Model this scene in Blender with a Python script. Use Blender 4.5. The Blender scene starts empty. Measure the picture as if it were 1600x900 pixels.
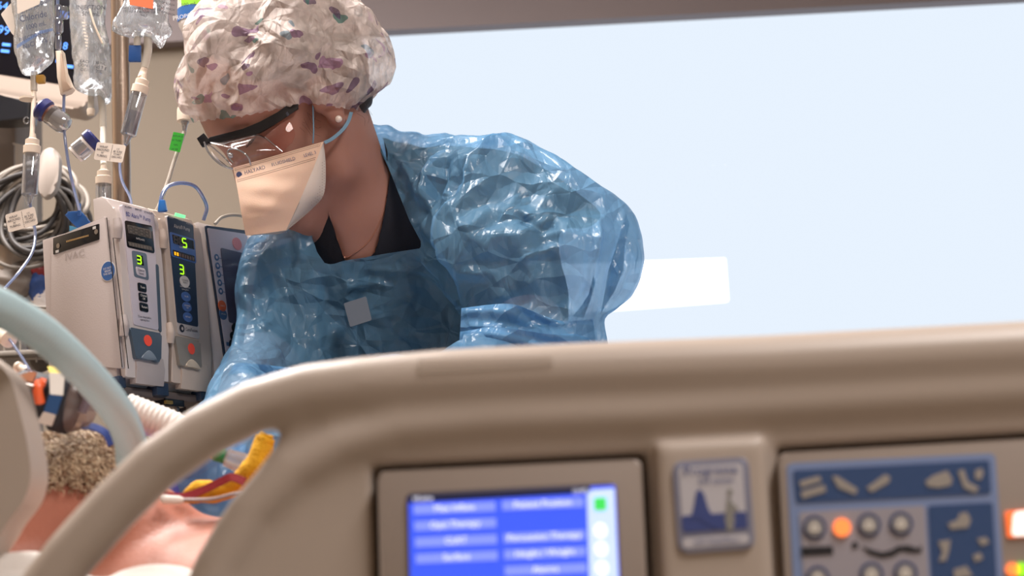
import bpy, bmesh, math, random
import numpy as np
from mathutils import Vector, Matrix
R = math.radians
random.seed(7)
rng = np.random.default_rng(11)
SC = bpy.context.scene
COL = SC.collection

# ------------------------------------------------------------------ camera
CAMZ, PITCH, ROLL, LENS = 0.92, 10.0, -3.0, 60.0
FPX = LENS / 36.0 * 1600
CM = (Matrix.Rotation(R(90 + PITCH), 3, 'X') @ Matrix.Rotation(R(ROLL), 3, 'Z'))
cam_data = bpy.data.cameras.new('camera')
cam_data.lens = LENS; cam_data.sensor_width = 36; cam_data.clip_start = 0.05
cam_data.dof.use_dof = True; cam_data.dof.focus_distance = 2.05; cam_data.dof.aperture_fstop = 6.3
cam = bpy.data.objects.new('camera', cam_data); COL.objects.link(cam)
cam.matrix_world = Matrix.Translation((0, 0, CAMZ)) @ CM.to_4x4()
SC.camera = cam
# ------------------------------------------------------------------ world, lights, exposure
world = bpy.data.worlds.new('world'); SC.world = world; world.use_nodes = True
_bg = world.node_tree.nodes['Background']
_bg.inputs[0].default_value = (0.865, 0.925, 1.0, 1); _bg.inputs[1].default_value = 1.0
SC.view_settings.view_transform = 'Standard'; SC.view_settings.look = 'None'
SC.view_settings.gamma = 1; SC.view_settings.use_curve_mapping = False
SC.view_settings.exposure = 0.0
def area(name, loc, target, size, power, col, sy=None):
    l = bpy.data.lights.new(name, 'AREA'); l.energy = power; l.color = col
    l.shape = 'RECTANGLE'; l.size = size; l.size_y = sy or size
    o = bpy.data.objects.new(name, l); COL.objects.link(o); o.location = loc
    o.rotation_euler = (Vector(target) - Vector(loc)).to_track_quat('-Z', 'Y').to_euler()
    return o
area('ceiling_lamp', (-0.75, 1.98, 2.80), (-0.75, 1.98, 0), 0.6, 78, (1.0, 0.925, 0.88), 1.2)
area('ceiling_lamp', (1.0, 0.2, 2.80), (1.0, 0.3, 0), 0.6, 58, (1.0, 0.93, 0.89), 1.2)
area('ceiling_lamp', (-1.5, 2.9, 2.80), (-1.5, 2.9, 0), 0.6, 40, (1.0, 0.93, 0.88), 1.2)

# ------------------------------------------------------------------ helpers
MI = CM.transposed()
CO = Vector((0, 0, CAMZ))
def ray(px, py):
    return CM @ Vector(((px - 800) / FPX, -(py - 450) / FPX, -1))
def P(px, py, Y):                       # the point of the plane y = Y seen at a pixel
    d = ray(px, py); return CO + d * (Y / d.y)
def PL(px, py, p0, n):                  # the same on any plane
    d = ray(px, py); return CO + d * ((p0 - CO).dot(n) / d.dot(n))
def S(v): return v / 12.92 if v <= .04045 else ((v + .055) / 1.055) ** 2.4
def rgb(c):
    if isinstance(c, str): c = tuple(int(c[i:i+2], 16) / 255 for i in (0, 2, 4))
    return tuple(S(v) for v in c) + (1,)
MATS = {}
def mat(name, c='808080', rough=.5, metal=0, var=.06, vs=8, bump=0, bs=60, coat=0, spec=.5, sss=0, emit=0, ec=None, trans=0, bd=.002, tint=None):
    if name in MATS: return MATS[name]
    m = bpy.data.materials.new(name); MATS[name] = m; m.use_nodes = True
    nt = m.node_tree; b = nt.nodes['Principled BSDF']; L = nt.links.new
    tc = nt.nodes.new('ShaderNodeTexCoord')
    nz = nt.nodes.new('ShaderNodeTexNoise'); nz.inputs['Scale'].default_value = vs; nz.inputs['Detail'].default_value = 4
    L(tc.outputs['Object'], nz.inputs['Vector'])
    mx = nt.nodes.new('ShaderNodeMix'); mx.data_type = 'RGBA'
    col = rgb(c)
    mx.inputs[6].default_value = tuple(v * (1 - var) for v in col[:3]) + (1,)
    mx.inputs[7].default_value = tuple(min(1, v * (1 + var)) for v in col[:3]) + (1,)
    L(nz.outputs['Fac'], mx.inputs[0]); L(mx.outputs[2], b.inputs['Base Color'])
    b.inputs['Roughness'].default_value = rough; b.inputs['Metallic'].default_value = metal
    b.inputs['Specular IOR Level'].default_value = spec; b.inputs['Coat Weight'].default_value = coat
    if sss:
        b.inputs['Subsurface Weight'].default_value = sss; b.inputs['Subsurface Radius'].default_value = (.012, .005, .003)
        b.inputs['Subsurface Scale'].default_value = .6
    if emit:
        b.inputs['Emission Color'].default_value = rgb(ec or c); b.inputs['Emission Strength'].default_value = emit
    if bump:
        n2 = nt.nodes.new('ShaderNodeTexNoise'); n2.inputs['Scale'].default_value = bs; n2.inputs['Detail'].default_value = 3
        L(tc.outputs['Object'], n2.inputs['Vector'])
        bp = nt.nodes.new('ShaderNodeBump'); bp.inputs['Strength'].default_value = bump; bp.inputs['Distance'].default_value = bd
        L(n2.outputs['Fac'], bp.inputs['Height']); L(bp.outputs['Normal'], b.inputs['Normal'])
    if trans:                            # thin film: part of the light goes straight through
        t = nt.nodes.new('ShaderNodeBsdfTransparent'); t.inputs[0].default_value = rgb(tint or 'ffffff')
        ms = nt.nodes.new('ShaderNodeMixShader'); ms.inputs[0].default_value = trans
        L(b.outputs[0], ms.inputs[1]); L(t.outputs[0], ms.inputs[2])
        L(ms.outputs[0], nt.nodes['Material Output'].inputs[0])
    return m
def crumple_nodes(nt, scales, slopes, seed=0):   # height from several sizes of flat facets that meet in sharp creases
    L = nt.links.new; tc = nt.nodes.new('ShaderNodeTexCoord'); nz = nt.nodes.new('ShaderNodeTexNoise'); nz.inputs['Scale'].default_value = scales[0] * .9; nz.inputs['Detail'].default_value = 2
    L(tc.outputs['Object'], nz.inputs['Vector']); ad = nt.nodes.new('ShaderNodeVectorMath'); ad.operation = 'MULTIPLY_ADD'; ad.inputs[1].default_value = (.5 / scales[0],) * 3
    L(nz.outputs['Color'], ad.inputs[0]); L(tc.outputs['Object'], ad.inputs[2]); prev = None
    for k, (s, sl) in enumerate(zip(scales, slopes)):
        mp = nt.nodes.new('ShaderNodeMapping'); mp.inputs['Rotation'].default_value = (.7 * k + seed, 1.3 * k, .4 + k); mp.inputs['Scale'].default_value = (1, .6, 1.5) if k % 2 else (1.3, 1, .6); mp.inputs['Location'].default_value = (k * 3.1 + seed, k, 0)
        L(ad.outputs[0], mp.inputs['Vector'])
        v = nt.nodes.new('ShaderNodeTexVoronoi'); v.feature = 'DISTANCE_TO_EDGE'; v.inputs['Scale'].default_value = s; L(mp.outputs[0], v.inputs['Vector'])
        m = nt.nodes.new('ShaderNodeMath'); m.operation = 'MULTIPLY_ADD'; m.inputs[1].default_value = sl / s / .01 * (-1 if k % 2 else 1); L(v.outputs['Distance'], m.inputs[0])
        if prev: L(prev.outputs[0], m.inputs[2])
        else: m.inputs[2].default_value = 0
        prev = m
    bp = nt.nodes.new('ShaderNodeBump'); bp.inputs['Strength'].default_value = 1; bp.inputs['Distance'].default_value = .01; L(prev.outputs[0], bp.inputs['Height']); return bp
WL = {}
def empty(name, loc, label=None, cat=None, group=None):
    o = bpy.data.objects.new(name, None); COL.objects.link(o); o.empty_display_size = .05
    o.location = loc; WL[o.name] = Vector(loc); return tag(o, label, cat, group)
def tag(o, label=None, cat=None, group=None, kind=None):
    for k, v in (('label', label), ('category', cat), ('group', group), ('kind', kind)):
        if v: o[k] = v
    return o
def mesh(name, V, Fc, m, parent=None, smooth=True, angle=None):
    V = np.asarray([tuple(v) for v in V] if not isinstance(V, np.ndarray) else V, dtype=np.float64)
    c = (V.min(0) + V.max(0)) / 2
    me = bpy.data.meshes.new(name); 
    if isinstance(Fc, np.ndarray):
        n, k = Fc.shape
        me.vertices.add(len(V)); me.vertices.foreach_set('co', (V - c).ravel().astype(np.float32))
        me.loops.add(n * k); me.loops.foreach_set('vertex_index', Fc.ravel().astype(np.int32))
        me.polygons.add(n); me.polygons.foreach_set('loop_start', (np.arange(n) * k).astype(np.int32))
        me.polygons.foreach_set('loop_total', np.full(n, k, np.int32)); me.update(calc_edges=True)
    else:
        me.from_pydata([tuple(v) for v in V - c], [], Fc)
    if smooth:
        me.polygons.foreach_set('use_smooth', [True] * len(me.polygons))
        if angle: me.set_sharp_from_angle(angle=R(angle))
    me.validate(); me.materials.append(m)
    o = bpy.data.objects.new(name, me); COL.objects.link(o)
    WL[o.name] = Vector(c)
    if parent: o.parent = parent; o.location = Vector(c) - WL[parent.name]
    else: o.location = c
    return o
def bmobj(name, bm, m, parent=None, smooth=True, angle=35):
    bmesh.ops.recalc_face_normals(bm, faces=bm.faces)
    bm.verts.index_update()
    V = [v.co.copy() for v in bm.verts]; Fc = [[v.index for v in f.verts] for f in bm.faces]
    bm.free(); return mesh(name, V, Fc, m, parent, smooth, angle)
def slab(name, pts, n, th, m, parent=None, bev=0, seg=2, smooth=True):  # polygon pts at the front, thickness th behind it
    bm = bmesh.new(); n = Vector(n).normalized()
    a = [bm.verts.new(p) for p in pts]; b = [bm.verts.new(Vector(p) - n * th) for p in pts]
    k = len(pts); f = bm.faces.new(a); bm.faces.new(b[::-1])
    for i in range(k): bm.faces.new((a[i], b[i], b[(i + 1) % k], a[(i + 1) % k]))
    if bev: bmesh.ops.bevel(bm, geom=[e for e in f.edges], offset=bev, segments=seg, profile=.5, affect='EDGES')
    return bmobj(name, bm, m, parent, smooth)
def box(name, c, X, Y, Z, m, parent=None, bev=0, seg=2):   # centre and three half-extent vectors
    bm = bmesh.new(); c = Vector(c)
    bmesh.ops.create_cube(bm, size=2)
    if bev:
        L = [Vector(v).length for v in (X, Y, Z)]
        for v in bm.verts: v.co = Vector((v.co.x * L[0], v.co.y * L[1], v.co.z * L[2]))
        bmesh.ops.bevel(bm, geom=bm.edges[:], offset=bev, segments=seg, profile=.5, affect='EDGES')
        U = [Vector(v).normalized() for v in (X, Y, Z)]
    else: U = [Vector(v) for v in (X, Y, Z)]
    for v in bm.verts: v.co = c + U[0] * v.co.x + U[1] * v.co.y + U[2] * v.co.z
    return bmobj(name, bm, m, parent)
def spline(pts, n=6):
    pts = [Vector(p) for p in pts]; Q = [2 * pts[0] - pts[1]] + pts + [2 * pts[-1] - pts[-2]]; out = []
    for i in range(1, len(Q) - 2):
        for j in range(n):
            t = j / n; a, b, c, d = Q[i-1], Q[i], Q[i+1], Q[i+2]
            out.append(.5 * ((2 * b) + (c - a) * t + (2 * a - 5 * b + 4 * c - d) * t * t + (3 * b - a - 3 * c + d) * t ** 3))
    return out + [pts[-1]]
def tube_vf(pts, r, sides=10, sp=6, base=0):
    if sp: 
        rs = r if isinstance(r, (list, tuple)) else None
        n0 = len(pts); pts = spline(pts, sp)
        if rs: r = [np.interp(i / sp, range(n0), rs) for i in range(len(pts))]
    pts = [Vector(p) for p in pts]; N = len(pts)
    if not isinstance(r, (list, tuple)): r = [r] * N
    V = []; Fc = []
    t = (pts[1] - pts[0]).normalized(); up = t.orthogonal().normalized()
    for i in range(N):
        t = (pts[min(i + 1, N - 1)] - pts[max(i - 1, 0)]).normalized()
        up = (up - t * up.dot(t)); up = up.normalized() if up.length > 1e-6 else t.orthogonal().normalized()
        w = t.cross(up)
        for k in range(sides):
            a = 2 * math.pi * k / sides
            V.append(pts[i] + (up * math.cos(a) + w * math.sin(a)) * r[i])
    for i in range(N - 1):
        for k in range(sides):
            k2 = (k + 1) % sides
            Fc.append([base + i * sides + k, base + i * sides + k2, base + (i + 1) * sides + k2, base + (i + 1) * sides + k])
    Fc.append([base + k for k in range(sides)][::-1]); Fc.append([base + (N - 1) * sides + k for k in range(sides)])
    return V, Fc
def tube(name, pts, r, m, parent=None, sides=10, sp=6, angle=60):
    V, Fc = tube_vf(pts, r, sides, sp); return mesh(name, V, Fc, m, parent, True, angle)
def lathe(name, a, b, prof, m, parent=None, sides=24, angle=35):     # profile [(t along a-b, radius in m)]
    a = Vector(a); b = Vector(b); pts = [a.lerp(b, t) for t, r in prof]
    ax = (b - a).normalized(); u = ax.orthogonal().normalized(); w = ax.cross(u); V = []; Fc = []
    for (t, r), p in zip(prof, pts):
        for k in range(sides):
            q = 2 * math.pi * k / sides; V.append(p + (u * math.cos(q) + w * math.sin(q)) * max(r, 1e-5))
    n = len(prof)
    for i in range(n - 1):
        for k in range(sides):
            k2 = (k + 1) % sides; Fc.append([i * sides + k, i * sides + k2, (i + 1) * sides + k2, (i + 1) * sides + k])
    Fc.append(list(range(sides))[::-1]); Fc.append([(n - 1) * sides + k for k in range(sides)])
    return mesh(name, V, Fc, m, parent, True, angle)
def ball(name, c, r, m, parent=None, seg=20, sc=(1, 1, 1)):
    bm = bmesh.new(); bmesh.ops.create_uvsphere(bm, u_segments=seg, v_segments=seg // 2 + 2, radius=r)
    for v in bm.verts: v.co = Vector((v.co.x * sc[0], v.co.y * sc[1], v.co.z * sc[2])) + Vector(c)
    return bmobj(name, bm, m, parent, True, None)
def text(name, s, p, X, Y, size, m, parent=None, xs=1, align='CENTER', lift=.0004):
    cu = bpy.data.curves.new('t', 'FONT'); cu.body = s; cu.size = 1; cu.align_x = align; cu.align_y = 'CENTER'
    cu.resolution_u = 2; cu.space_line = .95
    t = bpy.data.objects.new('t', cu); me = bpy.data.meshes.new_from_object(t)
    X = Vector(X).normalized(); Y = Vector(Y).normalized(); n = X.cross(Y)
    V = [Vector(p) + X * (v.co.x * size * xs) + Y * (v.co.y * size) + n * lift for v in me.vertices]
    Fc = [list(f.vertices) for f in me.polygons]
    bpy.data.objects.remove(t); bpy.data.curves.remove(cu); bpy.data.meshes.remove(me)
    return mesh(name, V, Fc, m, parent, False)
def disc(name, p, X, Y, rx, ry, m, parent=None, th=.001, k=28, bev=0):
    X = Vector(X).normalized(); Y = Vector(Y).normalized()
    return slab(name, [Vector(p) + X * (rx * math.cos(2 * math.pi * i / k)) + Y * (ry * math.sin(2 * math.pi * i / k)) for i in range(k)], X.cross(Y), th, m, parent, bev)
def rquad(pts, r, k=4):                 # rounds the corners of a 3D polygon
    out = []; n = len(pts); pts = [Vector(p) for p in pts]
    for i in range(n):
        a, b, c = pts[i - 1], pts[i], pts[(i + 1) % n]
        u = (a - b); w = (c - b); rr = min(r, u.length * .45, w.length * .45); u.normalize(); w.normalize()
        p0 = b + u * rr; p1 = b + w * rr
        for j in range(k + 1):
            t = j / k; out.append((p0 * (1 - t) + b * t) * (1 - t) + (b * (1 - t) + p1 * t) * t)
    return out
# ---- distance fields and their surfaces (for bodies, cloth and moulded plastic)
def npv(v): return np.array(tuple(v), np.float32)
def smin(a, b, k): 
    h = np.clip(.5 + .5 * (b - a) / k, 0, 1); return b + (a - b) * h - k * h * (1 - h)
def smax(a, b, k): return -smin(-a, -b, k)
def rcone(G, a, b, ra, rb):
    a = npv(a); b = npv(b); d = b - a; L = float(d @ d)
    t = np.clip(((G[0] - a[0]) * d[0] + (G[1] - a[1]) * d[1] + (G[2] - a[2]) * d[2]) / L, 0, 1)
    return np.sqrt((G[0] - a[0] - t * d[0]) ** 2 + (G[1] - a[1] - t * d[1]) ** 2 + (G[2] - a[2] - t * d[2]) ** 2) - (ra + t * (rb - ra))
def elli(G, c, r, ax=None):
    c = npv(c); q = [G[i] - c[i] for i in range(3)]
    if ax is not None:
        A = [npv(v) for v in ax]; q = [q[0] * A[i][0] + q[1] * A[i][1] + q[2] * A[i][2] for i in range(3)]
    k0 = np.sqrt(sum((q[i] / r[i]) ** 2 for i in range(3))); k1 = np.sqrt(sum((q[i] / r[i] ** 2) ** 2 for i in range(3))) + 1e-9
    return k0 * (k0 - 1) / k1
def poly2d(X, Z, pts):                  # signed distance to a polygon, negative inside
    d = np.full(X.shape, 1e9, np.float32); ins = np.zeros(X.shape, bool); n = len(pts)
    for i in range(n):
        ax, az = pts[i]; bx, bz = pts[(i + 1) % n]; ex, ez = bx - ax, bz - az; wx, wz = X - ax, Z - az
        t = np.clip((wx * ex + wz * ez) / (ex * ex + ez * ez + 1e-12), 0, 1)
        d = np.minimum(d, (wx - ex * t) ** 2 + (wz - ez * t) ** 2)
        if abs(ez) > 1e-12: ins ^= ((az > Z) != (bz > Z)) & (X < ex * (Z - az) / ez + ax)
    d = np.sqrt(d); return np.where(ins, -d, d)
def dens(pts, n=5):                     # smooth closed outline from pixel points
    Q = [Vector((p[0], p[1], 0)) for p in pts]; out = []; N = len(Q)
    for i in range(N):
        a, b, c, d = Q[i - 1], Q[i], Q[(i + 1) % N], Q[(i + 2) % N]
        for j in range(n):
            t = j / n; v = .5 * ((2 * b) + (c - a) * t + (2 * a - 5 * b + 4 * c - d) * t * t + (3 * b - a - 3 * c + d) * t ** 3); out.append((v.x, v.y))
    return out
def prism(G, pts, Y0, smooth=0):        # distance to an outline swept along its own line of sight
    if smooth: pts = dens(pts, smooth)
    W = [P(x, y, Y0) for x, y in pts]; c = sum(W, Vector()) / len(W); d = (c - CO); d /= d.y
    return poly2d(G[0] - (G[1] - Y0) * d.x, G[2] - (G[1] - Y0) * d.z, [(w.x, w.z) for w in W])
def axis(segs):                         # [(start, end, step), ...] -> grid coordinates
    return np.concatenate([np.arange(a, b, s) for a, b, s in segs]).astype(np.float32)
def grid(lo, hi, h): return [np.arange(lo[i], hi[i], h).astype(np.float32) for i in range(3)]
def nets(fn, ax):
    G = np.meshgrid(*ax, indexing='ij'); v = fn(G).astype(np.float32); ins = v < 0; sh = v.shape
    cs = tuple(s - 1 for s in sh); tot = cs[0] * cs[1] * cs[2]
    acc = np.zeros((tot, 3)); cnt = np.zeros(tot); quads = []
    A = [a.astype(np.float64) for a in ax]
    for d in range(3):
        o1, o2 = [(1, 2), (2, 0), (0, 1)][d]
        s0 = [slice(None)] * 3; s1 = [slice(None)] * 3; s0[d] = slice(0, -1); s1[d] = slice(1, None)
        cr = ins[tuple(s0)] != ins[tuple(s1)]
        for o in (o1, o2):
            e = [slice(None)] * 3; e[o] = slice(0, 1); cr[tuple(e)] = False; e[o] = slice(-1, None); cr[tuple(e)] = False
        idx = np.array(np.nonzero(cr)); 
        if idx.shape[1] == 0: continue
        j = idx.copy(); j[d] += 1
        va = v[tuple(idx)].astype(np.float64); vb = v[tuple(j)]; t = va / (va - vb)
        p = np.stack([A[i][idx[i]] for i in range(3)], 1); p[:, d] += t * (A[d][j[d]] - A[d][idx[d]])
        cells = []
        for a, b in ((1, 1), (0, 1), (0, 0), (1, 0)):
            c = idx.copy(); c[o1] -= a; c[o2] -= b
            f = (c[0] * cs[1] + c[1]) * cs[2] + c[2]; cells.append(f)
            np.add.at(cnt, f, 1)
            for q in range(3): acc[:, q] += np.bincount(f, p[:, q], tot)
        q = np.stack(cells, 1); fl = ~ins[tuple(idx)]; q[fl] = q[fl][:, ::-1]; quads.append(q)
    q = np.concatenate(quads); used = np.nonzero(cnt)[0]; rm = np.full(tot, -1, np.int64); rm[used] = np.arange(len(used))
    return acc[used] / cnt[used][:, None], rm[q]
def vnorm(V, Fc):
    a, b, c, d = (V[Fc[:, i]] for i in range(4)); n = np.cross(c - a, d - b); N = np.zeros_like(V)
    for i in range(4): 
        for q in range(3): N[:, q] += np.bincount(Fc[:, i], n[:, q], len(V))
    return N / (np.linalg.norm(N, axis=1, keepdims=True) + 1e-12)
def lap(V, Fc, it=1, lam=.5):
    e = np.concatenate([Fc[:, [0, 1]], Fc[:, [1, 2]], Fc[:, [2, 3]], Fc[:, [3, 0]]]); e = np.concatenate([e, e[:, ::-1]])
    k = np.bincount(e[:, 0], minlength=len(V))[:, None] + 1e-9
    for _ in range(it):
        m = np.stack([np.bincount(e[:, 0], V[e[:, 1], q], len(V)) for q in range(3)], 1) / k; V = V + lam * (m - V)
    return V
def cull(V, Fc, bad):                   # drop faces that have any bad vertex
    Fc = Fc[~bad[Fc].any(1)]; u = np.unique(Fc); rm = np.full(len(V), -1); rm[u] = np.arange(len(u)); return V[u], rm[Fc], u
def hsh(ix, iy, iz, s):
    h = (ix.astype(np.int64) * 73856093) ^ (iy.astype(np.int64) * 19349663) ^ (iz.astype(np.int64) * 83492791) ^ (s * 2654435761)
    h = (h ^ (h >> 13)) * 1274126177 & 0x7fffffff; h = (h ^ (h >> 16)) * 668265263 & 0x7fffffff; return ((h ^ (h >> 11)) & 0xffff) / 65535.0
def snap(V, Fc, poly, sel=None, Yk=None):   # cuts a hole of that pixel outline, its rim moved on to the outline
    px, py = ppx(V); ins = poly2d(px, py, poly) < 0
    if sel is not None: ins &= sel
    f = Fc[~(ins[Fc].all(1))]; e = np.zeros(len(V), bool); e[np.unique(f)] = True; idx = np.nonzero(e & ins)[0]
    q = np.stack([px[idx], py[idx]], 1); A = np.array(poly, float); best = np.full(len(q), 1e9); tg = q.copy()
    for a, b in zip(A, np.roll(A, -1, 0)):
        w = b - a; t = np.clip(((q - a) @ w) / (w @ w + 1e-9), 0, 1); c = a + t[:, None] * w; dd = np.hypot(*(q - c).T); m = dd < best; best[m] = dd[m]; tg[m] = c[m]
    V = V.copy()
    for k, i in enumerate(idx): V[i] = np.array(P(tg[k][0], tg[k][1], V[i][1]))
    u = np.unique(f); rm = np.full(len(V), -1); rm[u] = np.arange(len(u)); return V[u], rm[f]
def vnoise(p, s=0):
    i = np.floor(p).astype(np.int64); f = p - i; u = f * f * (3 - 2 * f); r = 0
    for a in (0, 1):
        for b in (0, 1):
            for c in (0, 1):
                w = (u[:, 0] if a else 1 - u[:, 0]) * (u[:, 1] if b else 1 - u[:, 1]) * (u[:, 2] if c else 1 - u[:, 2])
                r = r + w * hsh(i[:, 0] + a, i[:, 1] + b, i[:, 2] + c, s)
    return r * 2 - 1
def fbm(p, o=3, s=0): return sum(vnoise(p * 2 ** k, s + k) / 2 ** k for k in range(o))
def crumple(p, s=0, w=.18):             # facets of random tilt between sharp creases
    i = np.floor(p).astype(np.int64); f1 = np.full(len(p), 9.); f2 = f1.copy(); g = np.zeros(len(p)); 
    for a in (-1, 0, 1):
        for b in (-1, 0, 1):
            for c in (-1, 0, 1):
                x, y, z = i[:, 0] + a, i[:, 1] + b, i[:, 2] + c
                q = np.stack([x + hsh(x, y, z, s), y + hsh(x, y, z, s + 1), z + hsh(x, y, z, s + 2)], 1); dl = p - q
                d = np.sqrt((dl ** 2).sum(1)); gr = sum(dl[:, k] * (hsh(x, y, z, s + 3 + k) - .5) for k in range(3)) * 2 + (hsh(x, y, z, s + 7) - .5) * .5
                n = d < f1; f2 = np.where(n, f1, np.minimum(f2, d)); g = np.where(n, gr, g); f1 = np.where(n, d, f1)
    e = np.clip((f2 - f1) / w, 0, 1); return g * e * e * (3 - 2 * e)
def creases(p, s, f0, f1, n=8, warp=.35):   # sharp straight creases with flat facets between, broken up by noise
    r = np.random.default_rng(s); h = np.zeros(len(p))
    for k in range(n):
        f = f0 * (f1 / f0) ** (k / max(1, n - 1)); d = r.normal(size=3); d /= np.linalg.norm(d)
        w = vnoise(p * f * .55 + k * 7.3, s + k); g = np.clip(.5 + 1.1 * vnoise(p * f * .4 + k * 3.1, s + 50 + k), 0, 1)
        x = (p @ d) * f + warp * 2 * w + r.uniform(); x = x - np.floor(x); h += g * (np.abs(x * 2 - 1) - .5) / f
    return h
def ppx(V):                             # pixel positions of points (used to lay folds and prints on a surface)
    q = (V - np.array(CO)) @ np.array(CM); return 800 + FPX * q[:, 0] / -q[:, 2], 450 - FPX * q[:, 1] / -q[:, 2]
def pline(x, y, pts):                   # distance in px to a polyline and the position along it
    d = np.full(len(x), 1e9); T = np.zeros(len(x)); n = len(pts) - 1
    for i in range(n):
        ax, ay = pts[i]; bx, by = pts[i + 1]; ex, ey = bx - ax, by - ay
        t = np.clip(((x - ax) * ex + (y - ay) * ey) / (ex * ex + ey * ey), 0, 1); q = np.hypot(x - ax - t * ex, y - ay - t * ey)
        m = q < d; d = np.where(m, q, d); T = np.where(m, (i + t) / n, T)
    return d, T
# ================================================================== the room
def slabbox(name, lo, hi, m, kind='structure'):
    c = [(a + b) / 2 for a, b in zip(lo, hi)]; h = [(b - a) / 2 for a, b in zip(lo, hi)]
    o = box(name, c, (h[0], 0, 0), (0, h[1], 0), (0, 0, h[2]), m); return tag(o, kind=kind)
YB = 4.2; XL, XR, YF, ZC = -2.3, 3.3, -1.6, 2.86
m_wall = mat('wall_paint_tan', '8f8477', .75, var=.04, vs=2, bump=.15, bs=180)
m_wallw = mat('wall_paint_light', 'b9a894', .8, var=.04, vs=2, bump=.1, bs=150)
m_ceil = mat('ceiling_white', 'c4b8a8', .9, var=.03, bump=.2, bs=90)
m_floor = mat('floor_vinyl', '8c8378', .35, var=.12, vs=4, bump=.05)
m_band = mat('header_taupe', '8c8285', .6, var=.06, vs=3, bump=.1)
m_frame = mat('window_frame_grey', '8f98a6', .4, metal=.3)
slabbox('floor', (XL - .1, YF - .1, -.1), (XR + .1, YB + .2, 0), m_floor)
slabbox('ceiling', (XL - .1, YF - .1, ZC), (XR + .1, YB + .2, ZC + .1), m_ceil)
slabbox('wall_left', (XL - .1, YF - .1, 0), (XL, YB, ZC), m_wallw)
slabbox('wall_right', (XR, YF - .1, 0), (XR + .1, YB, ZC), m_wallw)
slabbox('wall_front', (XL, YF - .1, 0), (XR, YF, ZC), m_wallw)
wx0 = P(470, 300, YB).x; wz0 = .80; wz1 = P(900, 40, YB).z + .16; wx1 = XR - .08
bm = bmesh.new()
def addbox(bm, lo, hi):
    r = bmesh.ops.create_cube(bm, size=1)
    for v in r['verts']: v.co = Vector([(lo[i] + hi[i]) / 2 + v.co[i] * (hi[i] - lo[i]) for i in range(3)])
for lo, hi in (((XL - .1, YB, 0), (wx0, YB + .14, ZC)), ((wx0, YB, 0), (wx1, YB + .14, wz0)), ((wx0, YB, wz1), (wx1, YB + .14, ZC)), ((wx1, YB, 0), (XR + .1, YB + .14, ZC))): addbox(bm, lo, hi)
tag(bmobj('wall_back', bm, m_wall), kind='structure')
slabbox('trim_1', (XL, YB - .05, P(700, 52, YB).z), (XR, YB - .001, ZC), m_band)
slabbox('baseboard_back', (XL, YB - .014, 0), (XR, YB - .001, .1), m_band)
w = empty('window_1', ((wx0 + wx1) / 2, YB, wz0)); tag(w, kind='structure')
bm = bmesh.new(); t = .014
for lo, hi in (((wx0, YB + .03, wz0), (wx0 + t, YB + .1, wz1)), ((wx1 - t, YB + .03, wz0), (wx1, YB + .1, wz1)), ((wx0, YB + .03, wz0), (wx1, YB + .1, wz0 + t)), ((wx0, YB + .03, wz1 - t), (wx1, YB + .1, wz1))): addbox(bm, lo, hi)
bmobj('window_frame', bm, m_frame, w, angle=30)
def glassy(name, tint='ffffff', gl=.06, rough=.02, white=0, wc='ffffff', ior_edge=.35):
    if name in MATS: return MATS[name]
    m = bpy.data.materials.new(name); MATS[name] = m; m.use_nodes = True; nt = m.node_tree; L = nt.links.new
    nt.nodes.remove(nt.nodes['Principled BSDF']); out = nt.nodes['Material Output']
    t = nt.nodes.new('ShaderNodeBsdfTransparent'); t.inputs[0].default_value = rgb(tint)
    g = nt.nodes.new('ShaderNodeBsdfGlossy'); g.inputs['Roughness'].default_value = rough
    d = nt.nodes.new('ShaderNodeBsdfDiffuse'); tr = nt.nodes.new('ShaderNodeBsdfTranslucent')
    nz = nt.nodes.new('ShaderNodeTexNoise'); nz.inputs['Scale'].default_value = 40
    cr = nt.nodes.new('ShaderNodeMapRange'); L(nz.outputs['Fac'], cr.inputs[0]); cr.inputs[3].default_value = white * .7; cr.inputs[4].default_value = white * 1.3
    d.inputs[0].default_value = rgb(wc); tr.inputs[0].default_value = rgb(wc)
    a = nt.nodes.new('ShaderNodeAddShader'); m0 = nt.nodes.new('ShaderNodeMixShader'); m0.inputs[0].default_value = .5
    L(d.outputs[0], m0.inputs[1]); L(tr.outputs[0], m0.inputs[2])
    m1 = nt.nodes.new('ShaderNodeMixShader'); L(cr.outputs[0], m1.inputs[0]); L(t.outputs[0], m1.inputs[1]); L(m0.outputs[0], m1.inputs[2])
    lw = nt.nodes.new('ShaderNodeLayerWeight'); lw.inputs[0].default_value = ior_edge
    mr = nt.nodes.new('ShaderNodeMapRange'); L(lw.outputs['Fresnel'], mr.inputs[0]); mr.inputs[3].default_value = gl; mr.inputs[4].default_value = .75
    m2 = nt.nodes.new('ShaderNodeMixShader'); L(mr.outputs[0], m2.inputs[0]); L(m1.outputs[0], m2.inputs[1]); L(g.outputs[0], m2.inputs[2])
    L(m2.outputs[0], out.inputs[0]); return m
m_pane = glassy('window_glass', 'fbfdff', .0, .0, ior_edge=.02)
slab('pane', [(wx0 + t, YB + .06, wz0 + t), (wx1 - t, YB + .06, wz0 + t), (wx1 - t, YB + .06, wz1 - t), (wx0 + t, YB + .06, wz1 - t)], (0, -1, 0), .006, m_pane, w)
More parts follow.
